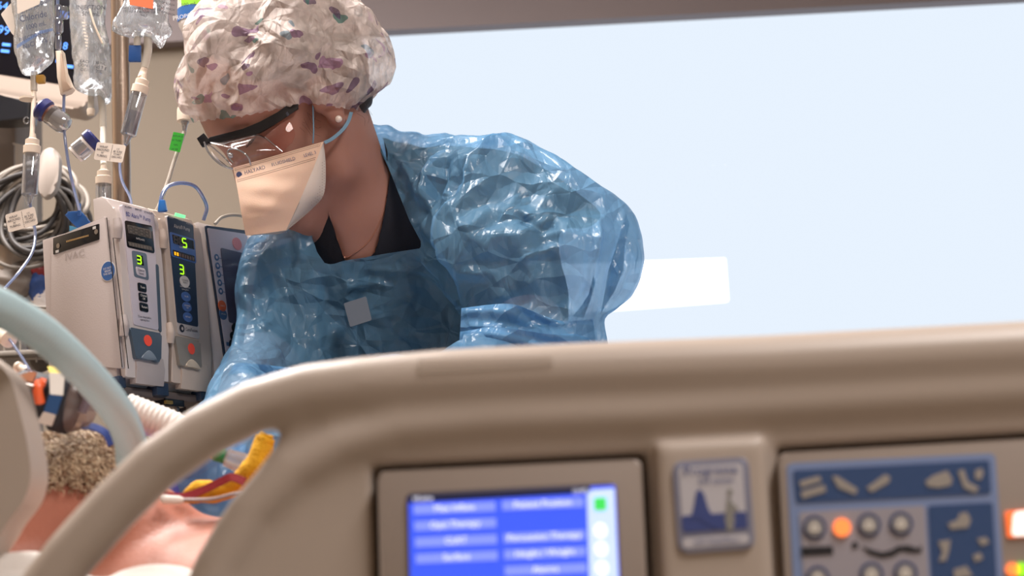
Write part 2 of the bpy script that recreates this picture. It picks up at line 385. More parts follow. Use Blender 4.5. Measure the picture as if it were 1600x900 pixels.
# glowing white slab added behind the pane as the window's bright rectangle
m_glow = mat('glow_slab', 'ffffff', .8, emit=1.15, ec='ffffff')
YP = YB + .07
slab('glow_slab', rquad([P(800, 497, YP), P(1139, 471, YP), P(1134, 403, YP), P(800, 416, YP)], .006), (0, -1, 0), .01, m_glow, w)
for x, y in ((-.75, 1.98), (1.0, .2), (-1.5, 2.9)):
    c = empty('ceiling_light', (x, y, ZC))
    tag(c, {-.75: 'ceiling light frame above the bed', 1.0: 'ceiling light frame toward the right of the room', -1.5: 'ceiling light frame near the back left corner'}[x], 'ceiling light')
    bm = bmesh.new()
    for lo, hi in (((x-.34, y-.64, ZC-.04), (x-.31, y+.64, ZC)), ((x+.31, y-.64, ZC-.04), (x+.34, y+.64, ZC)), ((x-.31, y-.64, ZC-.04), (x+.31, y-.61, ZC)), ((x-.31, y+.61, ZC-.04), (x+.31, y+.64, ZC))): addbox(bm, lo, hi)
    bmobj('frame', bm, m_frame, c, angle=30)
# ================================================================== nurse
def film(name, c, trans, tint, rough=.38, coat=.55, fac=1, bump=.25):
    m = bpy.data.materials.new(name); m.use_nodes = True; nt = m.node_tree; L = nt.links.new
    b = nt.nodes['Principled BSDF']; b.inputs['Base Color'].default_value = rgb(c); b.inputs['Roughness'].default_value = rough
    b.inputs['Specular IOR Level'].default_value = .55; b.inputs['Coat Weight'].default_value = coat; b.inputs['Coat Roughness'].default_value = .05
    bp = crumple_nodes(nt, (7, 18, 48), [bump * a for a in (.42, .40, .22)], fac); L(bp.outputs[0], b.inputs['Normal']); L(bp.outputs[0], b.inputs['Coat Normal'])
    tl = nt.nodes.new('ShaderNodeBsdfTranslucent'); tl.inputs[0].default_value = rgb(c)
    t = nt.nodes.new('ShaderNodeBsdfTransparent'); t.inputs[0].default_value = rgb(tint)
    m1 = nt.nodes.new('ShaderNodeMixShader'); m1.inputs[0].default_value = .38; L(b.outputs[0], m1.inputs[1]); L(tl.outputs[0], m1.inputs[2])
    m2 = nt.nodes.new('ShaderNodeMixShader'); m2.inputs[0].default_value = trans; L(m1.outputs[0], m2.inputs[1]); L(t.outputs[0], m2.inputs[2])
    L(m2.outputs[0], nt.nodes['Material Output'].inputs[0]); return m
m_skin = mat('skin_fair', 'a5786a', .48, var=.10, vs=22, bump=.12, bs=500, sss=.25, spec=.4, bd=.001)
m_gown = film('blue_plastic_film', '80b8e0', .40, 'd3e5f7', bump=.72)
m_scrub = mat('scrub_black', '11131f', .85, var=.1, bump=.2, bs=900)
m_hair = mat('hair_brown', '3a2a22', .6, var=.35, vs=60, bump=.5, bs=300)
m_glove = mat('nitrile_purple', '4a4f9c', .35, var=.08, bump=.2, bs=60)
nurse = empty('person', (.0, 2.75, 0), 'person in a blue plastic isolation gown, floral bouffant cap and mask leaning over the bed', 'person')

HC = Vector((-.2475, 2.064, 1.518)); HS = 1.03
_t, _p, _r = R(18), R(36), R(8)
HF = Vector((-math.cos(_t) * math.cos(_p), -math.sin(_t) * math.cos(_p), -math.sin(_p)))
_u = Vector((-math.cos(_t) * math.sin(_p), -math.sin(_t) * math.sin(_p), math.cos(_p))); _s = Vector((math.sin(_t), -math.cos(_t), 0))
HU = _u * math.cos(_r) + _s * math.sin(_r); HSd = _s * math.cos(_r) - _u * math.sin(_r)
HA = (HF, HU, HSd)
def H(f, u, s): return HC + (HF * f + HU * u + HSd * s) * HS
# arm joints
SH_R, EL_R, WR_R = P(775, 325, 2.13), P(835, 565, 1.97), P(305, 742, 1.66)
SH_L, EL_L, WR_L = P(478, 440, 2.20), P(405, 590, 2.08), P(335, 725, 1.80)
NK0, NK1 = P(515, 192, 2.085), P(558, 330, 2.125)
CH, WA, PE = P(600, 500, 2.25), P(640, 780, 2.45), P(660, 960, 2.62)
def torso(G, o=0):
    d = smin(elli(G, CH, (.185 + o, .105 + o, .19 + o)), rcone(G, CH, WA, .13 + o, .125 + o), .06)
    d = smin(d, rcone(G, SH_L, SH_R, .062 + o, .062 + o), .05)
    d = smin(d, rcone(G, NK1 + Vector((.02, .03, -.01)), SH_R, .05 + o, .055 + o), .04)
    d = smin(d, elli(G, P(575, 410, 2.18), (.11 + o, .07 + o, .075 + o)), .04)
    return smin(d, rcone(G, WA, PE, .13 + o, .155 + o), .05)
def body_f(G):
    h = lambda f, u, s: H(f, u, s)
    sc = HS
    d = elli(G, h(.008, .052, 0), (.100 * sc, .088 * sc, .077 * sc), HA)
    d = smin(d, elli(G, h(.045, -.012, 0), (.058 * sc, .075 * sc, .062 * sc), HA), .03)
    d = smin(d, elli(G, h(.064, .045, 0), (.042 * sc, .045 * sc, .055 * sc), HA), .02)
    for s in (-1, 1):
        d = smin(d, rcone(G, h(-.002, -.028, s * .056), h(.022, -.075, s * .046), .015, .015), .022)
        d = smin(d, rcone(G, h(.022, -.075, s * .046), h(.076, -.103, s * .008), .015, .016), .022)
        d = smin(d, elli(G, h(.078, -.025, s * .042), (.022, .02, .02), HA), .02)        # cheekbone
        d = smin(d, rcone(G, h(.098, .041, s * .014), h(.080, .041, s * .050), .009, .009), .012)  # brow
        d = smax(d, -elli(G, h(.099, .019, s * .042), (.017, .013, .020), HA), .010)     # socket
        d = smin(d, elli(G, h(.0765, .021, s * .042), (.0140, .0135, .0150), HA), .004)   # closed lid over the eye
        e = elli(G, h(-.006, .004, s * .080), (.017, .031, .008), HA)                    # ear
        e = smax(e, -elli(G, h(-.001, .006, s * .092), (.010, .018, .009), HA), .004)
        e = smin(e, elli(G, h(-.003, -.026, s * .078), (.0085, .010, .006), HA), .008)
        e = smin(e, elli(G, h(.009, .000, s * .079), (.004, .007, .006), HA), .004)
        d = smin(d, e, .006)
    d = smin(d, rcone(G, h(.098, .018, 0), h(.112, -.026, 0), .007, .010), .012)         # nose
    d = smin(d, elli(G, h(.100, -.034, 0), (.013, .008, .016), HA), .01)
    d = smin(d, elli(G, h(.088, -.066, 0), (.013, .009, .022), HA), .008)                # lips
    d = smax(d, -elli(G, h(.102, -.066, 0), (.012, .0022, .02), HA), .004)
    d = smin(d, rcone(G, h(.076, -.1, 0), h(.072, -.092, 0), .017, .017), .02)
    nk = rcone(G, NK0, NK1, .052, .054)
    nk = smin(nk, rcone(G, h(.02, -.05, .02), P(556, 385, 2.11), .032, .03), .03)
    nk = smin(nk, rcone(G, h(-.03, .0, .04), P(566, 330, 2.10), .024, .030), .02)
    d = smin(d, nk, .028)
    d = smin(d, torso(G), .045)
    for a, b, c in ((SH_R, EL_R, WR_R), (SH_L, EL_L, WR_L)):
        d = smin(d, rcone(G, a, b, .056, .042), .04); d = smin(d, rcone(G, b, c, .041, .026), .02)
    lp = PE
    for s in (-1, 1):
        hip = lp + Vector((s * .085, 0, -.02)); kn = Vector((hip.x, hip.y + .02, .50)); an = Vector((hip.x, hip.y + .07, .09)); toe = Vector((hip.x, hip.y - .10, .035))
        d = smin(d, rcone(G, hip, kn, .09, .058), .05); d = smin(d, rcone(G, kn, an, .055, .038), .03); d = smin(d, rcone(G, an, toe, .04, .034), .02)
    return smax(d, -(G[2] - .001) , .001)
VG = lambda V: [V[:, 0], V[:, 1], V[:, 2]]
AXB = [axis([(-.42, -.15, .0024), (-.15, .30, .007)]), axis([(1.55, 1.93, .009), (1.93, 2.2, .0026), (2.2, 2.95, .012)]), axis([(-.02, 1.20, .014), (1.20, 1.38, .006), (1.38, 1.68, .0024)])]
V, Fc = nets(body_f, AXB); V = lap(V, Fc, 1, .4)
body = mesh('body', V, Fc, m_skin, nurse)

# gown -----------------------------------------------------------------
GO = [(568, 183), (590, 190), (606, 188), (622, 196), (645, 200), (664, 207), (690, 203), (717, 205), (748, 209), (785, 214), (822, 223), (868, 250), (920, 291), (962, 321), (982, 345), (991, 372), (991, 400), (985, 432), (972, 460), (950, 482), (930, 494), (934, 515), (938, 540),
      (1100, 600), (1300, 1400), (-400, 1400), (-400, 700), (300, 640), (350, 612), (354, 600), (357, 570), (366, 545), (368, 500), (369, 450), (377, 400), (388, 371), (420, 366), (452, 356), (480, 330), (490, 300), (520, 250), (545, 190)]
# scrub top: a shell a few mm over the body with a V neck
VN = [(440, 200), (505, 318), (522, 355), (541, 412), (584, 398), (600, 335), (610, 266), (603, 246), (600, 222), (588, 180), (575, 110), (440, 120)]
def scrub_f(G):
    d = smin(torso(G, .007), smin(rcone(G, NK0, NK1, .057, .061), rcone(G, H(.02, -.05, .02), P(556, 385, 2.11), .036, .037), .03), .04)
    for a, b in ((SH_R, EL_R), (SH_L, EL_L)): d = smin(d, rcone(G, a, a.lerp(b, .62), .066, .060), .04)
    for a, b, ra, rb in ((P(606, 236, 2.16), P(720, 264, 2.16), .033, .043), (P(720, 270, 2.15), P(905, 318, 2.10), .048, .032), (P(775, 325, 2.13), P(838, 500, 2.07), .060, .040)): d = smin(d, rcone(G, a, b, ra, rb), .02)
    return smax(d, prism(G, GO, 2.1) + .018, .01)
g = [np.arange(-.36, .22, .005), np.arange(1.94, 2.90, .007), np.arange(.80, 1.58, .005)]
V, Fc = nets(scrub_f, [a.astype(np.float32) for a in g])
px, py = ppx(V); N = vnorm(V, Fc)
V, Fc = snap(V, Fc, VN, V[:, 1] < 2.2); V = V + vnorm(V, Fc) * (.0015 * fbm(V * 14, 2)[:, None])
mesh('scrub_top', V, Fc, m_scrub, nurse)
# trousers of the same dark cloth and shoes
def legs_f(G):
    d = rcone(G, WA, PE, .138, .165)
    for s in (-1, 1):
        hip = PE + Vector((s * .085, 0, -.02)); kn = Vector((hip.x, hip.y + .02, .50)); an = Vector((hip.x, hip.y + .07, .12))
        d = smin(d, rcone(G, hip, kn, .10, .075), .05); d = smin(d, rcone(G, kn, an, .075, .06), .03)
    return smax(d, G[2] - .92, .004)
V, Fc = nets(legs_f, grid((-.35, 2.35, .04), (.15, 2.95, 1.0), .012)); mesh('scrub_trousers', V, Fc, m_scrub, nurse)

def gown_f(G):
    d = torso(G, .030)
    sl = rcone(G, P(770, 335, 2.12), P(860, 400, 2.06), .115, .118)
    sl = smin(sl, rcone(G, P(860, 400, 2.06), P(895, 470, 2.02), .112, .075), .05)
    d = smin(d, sl, .045)
    d = smin(d, rcone(G, P(700, 300, 2.17), P(600, 235, 2.19), .085, .055), .05)
    d = smin(d, rcone(G, P(905, 540, 1.99), P(760, 585, 1.92), .055, .050), .022)
    d = smin(d, rcone(G, EL_R, WR_R, .054, .044), .03)
    d = smin(d, rcone(G, SH_L + Vector((-.02, 0, 0)), EL_L, .092, .072), .05)
    d = smin(d, rcone(G, EL_L, WR_L, .062, .052), .03)
    return smax(d, prism(G, GO, 2.1), .016)
AXG = [axis([(-.40, .18, .0036)]), axis([(1.56, 1.85, .006), (1.85, 2.30, .0036), (2.30, 2.62, .012)]), axis([(.80, 1.04, .008), (1.04, 1.57, .0036)])]
V, Fc = nets(gown_f, AXG); V = lap(V, Fc, 2, .5)
N = vnorm(V, Fc); px, py = ppx(V)
NL = [(545, 100), (570, 184), (588, 222), (607, 262), (622, 300), (640, 345), (658, 378), (657, 388), (630, 392), (598, 397), (565, 403), (538, 407), (520, 413), (508, 412), (496, 395), (488, 372), (486, 330), (470, 240), (470, 100)]
front = V[:, 1] < 2.215
# creases: signed amplitude in mm, half-width in px, polyline in px
FOLDS = [(12, 13, [(668, 205), (640, 215), (625, 250), (655, 300), (668, 320)]), (16, 12, [(716, 245), (745, 265), (740, 300), (728, 330), (712, 350), (700, 395)]), (-16, 12, [(700, 250), (690, 290), (676, 330), (692, 372)]),
 (13, 11, [(700, 222), (680, 240), (668, 270), (663, 300), (680, 340), (694, 375)]), (-9, 9, [(655, 260), (660, 300), (672, 345)]), (9, 8, [(590, 215), (625, 255), (665, 275)]), (-12, 12, [(740, 290), (722, 292), (715, 330)]),
 (14, 14, [(752, 250), (790, 235), (830, 240)]), (9, 9, [(760, 262), (764, 292), (758, 308)]), (-10, 14, [(740, 380), (775, 350), (830, 340)]), (10, 9, [(700, 400), (730, 395), (745, 390), (770, 320)]), (-12, 12, [(695, 380), (706, 430), (724, 470)]),
 (11, 10, [(725, 360), (740, 420), (780, 425)]), (8, 8, [(820, 405), (850, 395), (870, 385)]), (9, 6, [(929, 490), (925, 440), (930, 400), (934, 345)]), (-7, 6, [(900, 480), (925, 440)]), (-12, 8, [(950, 480), (962, 420), (978, 360)]), (8, 6, [(968, 465), (982, 410)]),
 (-7, 7, [(800, 330), (845, 360), (870, 350)]), (8, 8, [(700, 300), (770, 390)]), (-8, 9, [(410, 400), (440, 470), (460, 560)]), (10, 9, [(480, 350), (470, 400), (448, 450), (440, 500)]), (-10, 9, [(460, 400), (452, 440), (446, 470)]), (8, 10, [(380, 460), (410, 500), (440, 560)]),
 (-9, 9, [(392, 480), (420, 520), (450, 580)]), (6, 8, [(560, 420), (630, 425), (650, 418)]), (7, 7, [(630, 410), (680, 440), (715, 480)]), (-6, 7, [(610, 450), (650, 475), (715, 472)]), (6, 6, [(560, 500), (600, 490), (650, 475)]), (5, 6, [(540, 450), (590, 445), (640, 460)]),
 (7, 8, [(545, 465), (553, 510)]), (5, 7, [(590, 500), (640, 545)]), (-6, 8, [(500, 430), (520, 500), (510, 560)]), (5, 6, [(455, 380), (400, 410), (380, 440)]), (11, 8, [(655, 392), (685, 420), (712, 465), (722, 500)]), (-9, 8, [(668, 372), (700, 400), (722, 440)])]
disp = np.zeros(len(V))
for amp, w, pl in FOLDS:
    d, T = pline(px, py, pl); sh = np.maximum(0, 1 - d / (w * 1.7)) ** 1.25 * np.minimum(1, 5 * np.minimum(T + .06, 1.06 - T)); disp += amp * .001 * sh * front
d, T = pline(px, py, [(721, 478), (720, 510), (716, 560)]); disp += .010 * np.exp(-(d / 9) ** 2) * (px > 719) * front - .010 * np.exp(-(d / 9) ** 2) * (px <= 719) * front
wp = V + .004 * np.stack([vnoise(V * 16, 5), vnoise(V * 16, 6), vnoise(V * 16, 7)], 1)
amp = np.clip((V[:, 2] - 1.0) * 6, .3, 1)
disp += amp * (.17 * creases(wp, 3, 3.5, 11, 9, .14) + .12 * creases(wp, 4, 13, 32, 8, .2))
near = np.clip(poly2d(px, py, NL) / 22, 0, 1); disp *= np.where(front, .12 + .88 * near, 1)
vd = V - np.array(CO); vd /= np.linalg.norm(vd, axis=1, keepdims=True); disp *= np.clip(np.abs((N * vd).sum(1)) * 1.3, .22, 1)
V2 = V + N * np.clip(disp, -.014, .030)[:, None]
V2 = V2 + N * np.clip(.004 - np.minimum(scrub_f(VG(V2)), body_f(VG(V2))), 0, .03)[:, None]
V2, F2 = snap(V2, Fc, NL, front)
gown = mesh('isolation_gown', V2, F2, m_gown, nurse)

# gloved hands resting on the chest of the patient --------------------------------
def hand(wr, fw, up, side, m, parent):
    fw = Vector(fw).normalized(); up = (Vector(up) - fw * Vector(up).dot(fw)).normalized(); sd = fw.cross(up) * side
    def q(a, b, c): return wr + fw * a + sd * b + up * c
    ch = [(q(-.05, 0, 0), q(.0, 0, 0), .030, .026), (q(0, -.012, 0), q(.075, -.028, .006), .020, .014), (q(0, 0, 0), q(.08, -.008, .009), .020, .014), (q(0, 0, 0), q(.078, .012, .008), .020, .014), (q(0, .01, 0), q(.07, .030, .004), .018, .013)]
    for i, (b, L) in enumerate(((-.030, .066), (-.010, .074), (.012, .070), (.032, .054))):
        p0 = q(.078 - .006 * (i == 3), b, .006); p1 = q(.078 + L * .45, b * 1.12, -.002); p2 = q(.078 + L * .75, b * 1.15, -.018); p3 = q(.078 + L * .9, b * 1.15, -.034)
        ch += [(p0, p1, .0105, .0095), (p1, p2, .0095, .0088), (p2, p3, .0088, .0078)]
    t0, t1, t2, t3 = q(.012, -.022, -.002), q(.040, -.052, -.012), q(.066, -.062, -.018), q(.088, -.060, -.024)
    ch += [(t0, t1, .016, .0125), (t1, t2, .0115, .0105), (t2, t3, .0105, .009)]
    def f(G):
        d = None
        for a, b, ra, rb in ch:
            e = rcone(G, a, b, ra, rb); d = e if d is None else smin(d, e, .006)
        return d
    pts = np.array([tuple(p) for c in ch for p in c[:2]]); V, Fc = nets(f, grid(pts.min(0) - .04, pts.max(0) + .04, .0028))
    V = lap(V, Fc, 1, .4); N = vnorm(V, Fc); V = V + N * (.0008 * fbm(V * 60, 2, 3))[:, None]
    return mesh('glove', V, Fc, m, parent)
hand(WR_R + Vector((-.02, -.01, -.006)), (-.9, -.35, -.25), (.0, -.35, 1), 1, m_glove, nurse)
hand(WR_L + Vector((-.01, -.02, -.005)), (-.4, -.85, -.28), (.1, -.3, 1), -1, m_glove, nurse)

# hair under the cap, loose strands and the eyelashes
def hair_f(G):
    d = elli(G, H(-.008, .062, 0), (.106, .094, .086), HA)
    d = smin(d, elli(G, H(-.068, .062, 0), (.045, .045, .045), HA), .03)
    d = smin(d, rcone(G, H(-.055, .02, .045), H(-.05, -.02, .03), .034, .02), .02)
    d = smin(d, rcone(G, H(-.055, .04, .025), H(-.064, -.02, .022), .022, .016), .015)
    d = smax(d, -elli(G, H(.068, -.045, 0), (.09, .100, .2), HA), .01)
    d = np.minimum(d, elli(G, H(.026, .022, .060), (.018, .014, .0095), HA))
    return smax(d, -elli(G, H(.0, -.002, .095), (.023, .030, .035), HA), .006)
V, Fc = nets(hair_f, grid(tuple(HC - Vector((.2, .15, .16))), tuple(HC + Vector((.2, .15, .2))), .0035)); V = V + vnorm(V, Fc) * (.002 * fbm(V * np.array([30, 30, 110]), 2))[:, None]
mesh('hair', V, Fc, m_hair, nurse)
VV, FF = [], []
def strand(pts, r):
    v, f = tube_vf(pts, r, 4, 5, len(VV)); VV.extend(v); FF.extend(f)
ys = lambda x, y, dy=0: P(x, y, 1.995 + dy)
for pts in ([(470, 172), (478, 195), (489, 208), (500, 213)], [(476, 170), (484, 190), (494, 200), (503, 198)], [(466, 175), (472, 192), (481, 204), (487, 214)], [(490, 168), (494, 180), (492, 192)], [(499, 166), (503, 178), (508, 183)], [(481, 176), (493, 187), (501, 190)], [(455, 180), (466, 196), (478, 206)], [(462, 178), (469, 188), (476, 192)],
            [(563, 172), (572, 176), (579, 184), (575, 192)], [(560, 174), (574, 172), (581, 180)], [(557, 178), (568, 184), (570, 196)]):
    for k in range(1):
        j = rng.normal(0, 1.2, (len(pts), 2)); strand([ys(x + j[i][0], y + j[i][1], .0 if x < 520 else .03) for i, (x, y) in enumerate(pts)], .00015)
tag(mesh('hair_strand', VV, FF, m_hair, nurse), kind='stuff')
VV, FF = [], []
for i in range(40):
    a = -1.0 + 2.0 * i / 39; b = H(.0895 - .008 * a * a, .0125 + .003 * a * a, .043 + a * .0135)
    L_ = .0085 + rng.uniform(-.002, .002); o = (HF * .75 + HU * -.62 + HSd * (a * .75 + rng.normal(0, .16))) * L_; strand([b - HF * .001, b + o * .5 - HU * .0015, b + o + HU * .0012], [.00042, .0003, .0001])
for k in range(14):
    a = -1 + 2 * k / 13; a2 = -1 + 2 * (k + 1) / 13
    if k < 13: strand([H(.0895 - .008 * a * a, .0122 + .003 * a * a, .043 + a * .0135), H(.0895 - .008 * a2 * a2, .0122 + .003 * a2 * a2, .043 + a2 * .0135)], [.0006, .0006])
tag(mesh('eyelash', VV, FF, m_hair, nurse), kind='stuff')
slab('pocket_card', rquad([P(537, 474, 2.055), P(572, 463, 2.06), P(581, 500, 2.06), P(547, 511, 2.055)], .002), (0, -1, 0), .002, mat('card_pale', '66707e', .5), nurse)
# bouffant cap ----------------------------------------------------------
def capmat():
    m = bpy.data.materials.new('cap_nonwoven'); m.use_nodes = True; nt = m.node_tree; L = nt.links.new; b = nt.nodes['Principled BSDF']
    tc = nt.nodes.new('ShaderNodeTexCoord'); 
    nw = nt.nodes.new('ShaderNodeTexNoise'); nw.inputs['Scale'].default_value = 34; nw.inputs['Detail'].default_value = 2; L(tc.outputs['Object'], nw.inputs['Vector'])
    ad = nt.nodes.new('ShaderNodeMixRGB'); ad.blend_type = 'ADD'; ad.inputs[0].default_value = .018; L(tc.outputs['Object'], ad.inputs[1]); L(nw.outputs['Color'], ad.inputs[2])
    prev = None
    for rot, scl, off in (((.3, .5, .2), (1, .42, 2.0), 0), ((1.1, -.4, .9), (.45, 1.9, 1), 5)):
        mp = nt.nodes.new('ShaderNodeMapping'); mp.inputs['Scale'].default_value = scl; mp.inputs['Rotation'].default_value = rot; mp.inputs['Location'].default_value = (off, off, off); L(ad.outputs[0], mp.inputs['Vector'])
        v = nt.nodes.new('ShaderNodeTexVoronoi'); v.inputs['Scale'].default_value = 33; v.inputs['Randomness'].default_value = .95; L(mp.outputs[0], v.inputs['Vector'])
        lt = nt.nodes.new('ShaderNodeMath'); lt.operation = 'LESS_THAN'; lt.inputs[1].default_value = .30; L(v.outputs['Distance'], lt.inputs[0])
        sp = nt.nodes.new('ShaderNodeSeparateColor'); L(v.outputs['Color'], sp.inputs[0])
        cr = nt.nodes.new('ShaderNodeValToRGB'); cr.color_ramp.interpolation = 'CONSTANT'; e = cr.color_ramp.elements
        e[0].position = 0; e[0].color = rgb('8e6490'); e[1].position = .28; e[1].color = rgb('3f8c84')
        for p_, c_ in ((.45, '7f9cac'), (.65, 'bb8ab4'), (.82, '6a4a78')): x = e.new(p_); x.color = rgb(c_)
        L(sp.outputs[0], cr.inputs[0])
        g2 = nt.nodes.new('ShaderNodeMath'); g2.operation = 'GREATER_THAN'; g2.inputs[1].default_value = .42; L(sp.outputs[1], g2.inputs[0])
        mu = nt.nodes.new('ShaderNodeMath'); mu.operation = 'MULTIPLY'; L(lt.outputs[0], mu.inputs[0]); L(g2.outputs[0], mu.inputs[1])
        mu2 = nt.nodes.new('ShaderNodeMath'); mu2.operation = 'MULTIPLY'; mu2.inputs[1].default_value = .8; L(mu.outputs[0], mu2.inputs[0])
        mx = nt.nodes.new('ShaderNodeMix'); mx.data_type = 'RGBA'; mx.inputs[6].default_value = rgb('e8dad3'); L(mu2.outputs[0], mx.inputs[0]); L(cr.outputs[0], mx.inputs[7])
        if prev: L(prev.outputs[2], mx.inputs[6])
        prev = mx
    L(mx.outputs[2], b.inputs['Base Color']); b.inputs['Roughness'].default_value = .55; b.inputs['Specular IOR Level'].default_value = .3
    bp = crumple_nodes(nt, (9, 24, 70), (.40, .42, .34), 3); L(bp.outputs[0], b.inputs['Normal'])
    tl = nt.nodes.new('ShaderNodeBsdfTranslucent'); L(mx.outputs[2], tl.inputs[0]); t = nt.nodes.new('ShaderNodeBsdfTransparent')
    m1 = nt.nodes.new('ShaderNodeMixShader'); m1.inputs[0].default_value = .30; L(b.outputs[0], m1.inputs[1]); L(tl.outputs[0], m1.inputs[2]); L(bp.outputs[0], tl.inputs['Normal'])
    # fibres: denser and thinner places let more or less through
    n3 = nt.nodes.new('ShaderNodeTexNoise'); n3.inputs['Scale'].default_value = 55; n3.inputs['Detail'].default_value = 8; L(tc.outputs['Object'], n3.inputs['Vector'])
    mr = nt.nodes.new('ShaderNodeMapRange'); mr.inputs[1].default_value = .3; mr.inputs[2].default_value = .7; mr.inputs[3].default_value = .16; mr.inputs[4].default_value = .50; L(n3.outputs['Fac'], mr.inputs[0])
    m2 = nt.nodes.new('ShaderNodeMixShader'); L(mr.outputs[0], m2.inputs[0]); L(m1.outputs[0], m2.inputs[1]); L(t.outputs[0], m2.inputs[2])
    L(m2.outputs[0], nt.nodes['Material Output'].inputs[0]); return m
CO_ = [(296, 196), (280, 176), (272, 140), (272, 108), (280, 75), (296, 42), (320, 12), (350, -14), (410, -34), (480, -36), (540, -22), (578, 2), (602, 36), (612, 76), (604, 112), (594, 140), (572, 168), (556, 176), (548, 215), (300, 230)]
def cap_f(G):
    d = elli(G, H(-.012, .068, 0), (.128, .112, .112), HA)
    d = smin(d, elli(G, P(540, 78, 2.09), (.070, .085, .085)), .04)
    d = smin(d, elli(G, P(350, 110, 2.06), (.070, .075, .085)), .04)
    d = smin(d, elli(G, P(345, 158, 2.035), (.050, .06, .05)), .03)
    d = smin(d, elli(G, P(430, 55, 2.08), (.12, .10, .075)), .03)
    return smax(d, prism(G, CO_, 2.07, 3), .035)
V, Fc = nets(cap_f, grid(tuple(HC - Vector((.22, .18, .12))), tuple(HC + Vector((.17, .16, .22))), .0028)); V = lap(V, Fc, 1, .5)
RIM = [(280, 196), (300, 191), (315, 189), (340, 186), (370, 183), (400, 177), (430, 171), (455, 165), (470, 161), (500, 163), (530, 168), (556, 172), (600, 168)]
px, py = ppx(V); N = vnorm(V, Fc)
th = np.arctan2(V[:, 1] - HC.y, V[:, 0] - HC.x)
ry = np.interp(px, [a for a, b in RIM], [b for a, b in RIM]); hgt = (ry - py) / 1290.
fr = np.exp(-np.clip(hgt, 0, 1) / .05)
gat = .003 * fr * np.sign(np.sin(th * 23 + 2 * vnoise(V * 12, 8))) * np.abs(np.sin(th * 23 + 2 * vnoise(V * 12, 8))) ** .7
wp = V + .012 * np.stack([vnoise(V * 18, 15), vnoise(V * 18, 16), vnoise(V * 18, 17)], 1)
disp = gat - .003 * np.exp(-np.clip(hgt, 0, 1) / .010) + .17 * creases(wp, 33, 7, 22, 9, .18) + .08 * creases(wp, 34, 28, 70, 8, .25)
CF = [(7, 8, [(455, 60), (482, 100), (470, 150)]), (-8, 10, [(520, 40), (545, 62), (520, 120), (475, 150)]), (7, 6, [(548, 58), (530, 95), (510, 110)]), (8, 8, [(372, 42), (430, 78), (448, 90)]), (-7, 10, [(370, 50), (345, 80), (335, 130)]), (7, 7, [(300, 50), (330, 90), (338, 160)]), (6, 7, [(395, 80), (378, 150), (365, 175)]), (-6, 7, [(330, 70), (318, 110), (320, 170)])]
for a_, w_, pl in CF:
    d, T = pline(px, py, pl); disp += a_ * .001 * np.maximum(0, 1 - d / (w_ * 1.7)) * (V[:, 1] < HC.y)
rimw = 2.2 * np.sin(th * 31) + 1.5 * np.sin(th * 57)
V = V + N * np.clip(disp, -.02, .014)[:, None]
V = V + N * np.clip(.003 - body_f(VG(V)), 0, .02)[:, None]
px, py = ppx(V); ry = np.interp(px, [a for a, b in RIM], [b for a, b in RIM]) + rimw
back = np.clip((V[:, 1] - HC.y) / .1, 0, 1) * 14
RD = [(x, float(np.interp(x, [a for a, b in RIM], [b for a, b in RIM])) + 1.6 * math.sin(x * .42) + 1.2 * math.sin(x * .9 + 1)) for x in range(240, 640, 3)]
fr_ = V[:, 1] < HC.y + .02; V, Fc, _ = cull(V, Fc, (py > ry - back) & ~fr_); V, Fc = snap(V, Fc, RD + [(640, 420), (240, 420)], V[:, 1] < HC.y + .02)
mesh('bouffant_cap', V, Fc, capmat(), nurse)
# ================================================================== things worn by the nurse
m_mask = mat('mask_peach', 'e6c2ac', .8, var=.04, vs=14, bump=.25, bs=700, sss=.15, bd=.0006)
m_maskw = mat('mask_side', 'd9cdc4', .8, var=.03, bump=.25, bs=700, bd=.0006)
m_blk = mat('plastic_black', '14151b', .28, coat=.3, bump=.05)
m_strap = mat('elastic_blue', '6d93ad', .6, bump=.3, bs=900)
m_ink = mat('ink_blue', '4a5580', .7)
m_dot = mat('emboss_dot', '9b8478', .8)
m_lens = glassy('clear_lens', 'fdfbfb', .03, .02, white=.04, wc='ffd8d0', ior_edge=.2)
m_rimg = glassy('lens_edge', 'c3cbd6', .35, .05, white=.25, wc='dfe6f0')
# mask ----
mk = empty('face_mask', H(.10, -.05, 0), 'peach duckbill face mask over the nose and mouth of the gowned person', 'mask')
def patch(name, L, Rr, bulge, n, m, parent, nu=24, nv=24, th=.0012):
    L = spline(L, 8); Rr = spline(Rr, 8)
    def s(a, t): x = t * (len(a) - 1); i = min(int(x), len(a) - 2); return a[i].lerp(a[i + 1], x - i)
    V = []; n = Vector(n).normalized()
    for k in (0, 1):
        for j in range(nv + 1):
            a, b = s(L, j / nv), s(Rr, j / nv)
            for i in range(nu + 1):
                u = i / nu; v = j / nv; V.append(a.lerp(b, u) + n * (bulge(u, v) - k * th))
    W = nu + 1; o = W * (nv + 1); Fc = []
    for j in range(nv):
        for i in range(nu):
            q = [j * W + i, j * W + i + 1, (j + 1) * W + i + 1, (j + 1) * W + i]; Fc += [q, [o + x for x in q[::-1]]]
    ring = [i for i in range(W)] + [j * W + nu for j in range(1, nv + 1)] + [nv * W + i for i in range(nu - 1, -1, -1)] + [j * W for j in range(nv - 1, 0, -1)]
    for a, b in zip(ring, ring[1:] + ring[:1]): Fc.append([a, b, o + b, o + a])
    return mesh(name, V, Fc, m, parent, True, 50)
nrm = (HSd * .75 + HF * .15 - HU * .2 + Vector((0, -1, 0)) * .6).normalized()
A0, A1, A2, A3 = P(364, 262, 1.972), P(371, 296, 1.958), P(377, 332, 1.955), P(384, 368, 1.965)
B0, B1, B2, B3 = P(506, 221, 1.985), P(490, 262, 1.975), P(469, 312, 1.965), P(447, 360, 1.968)
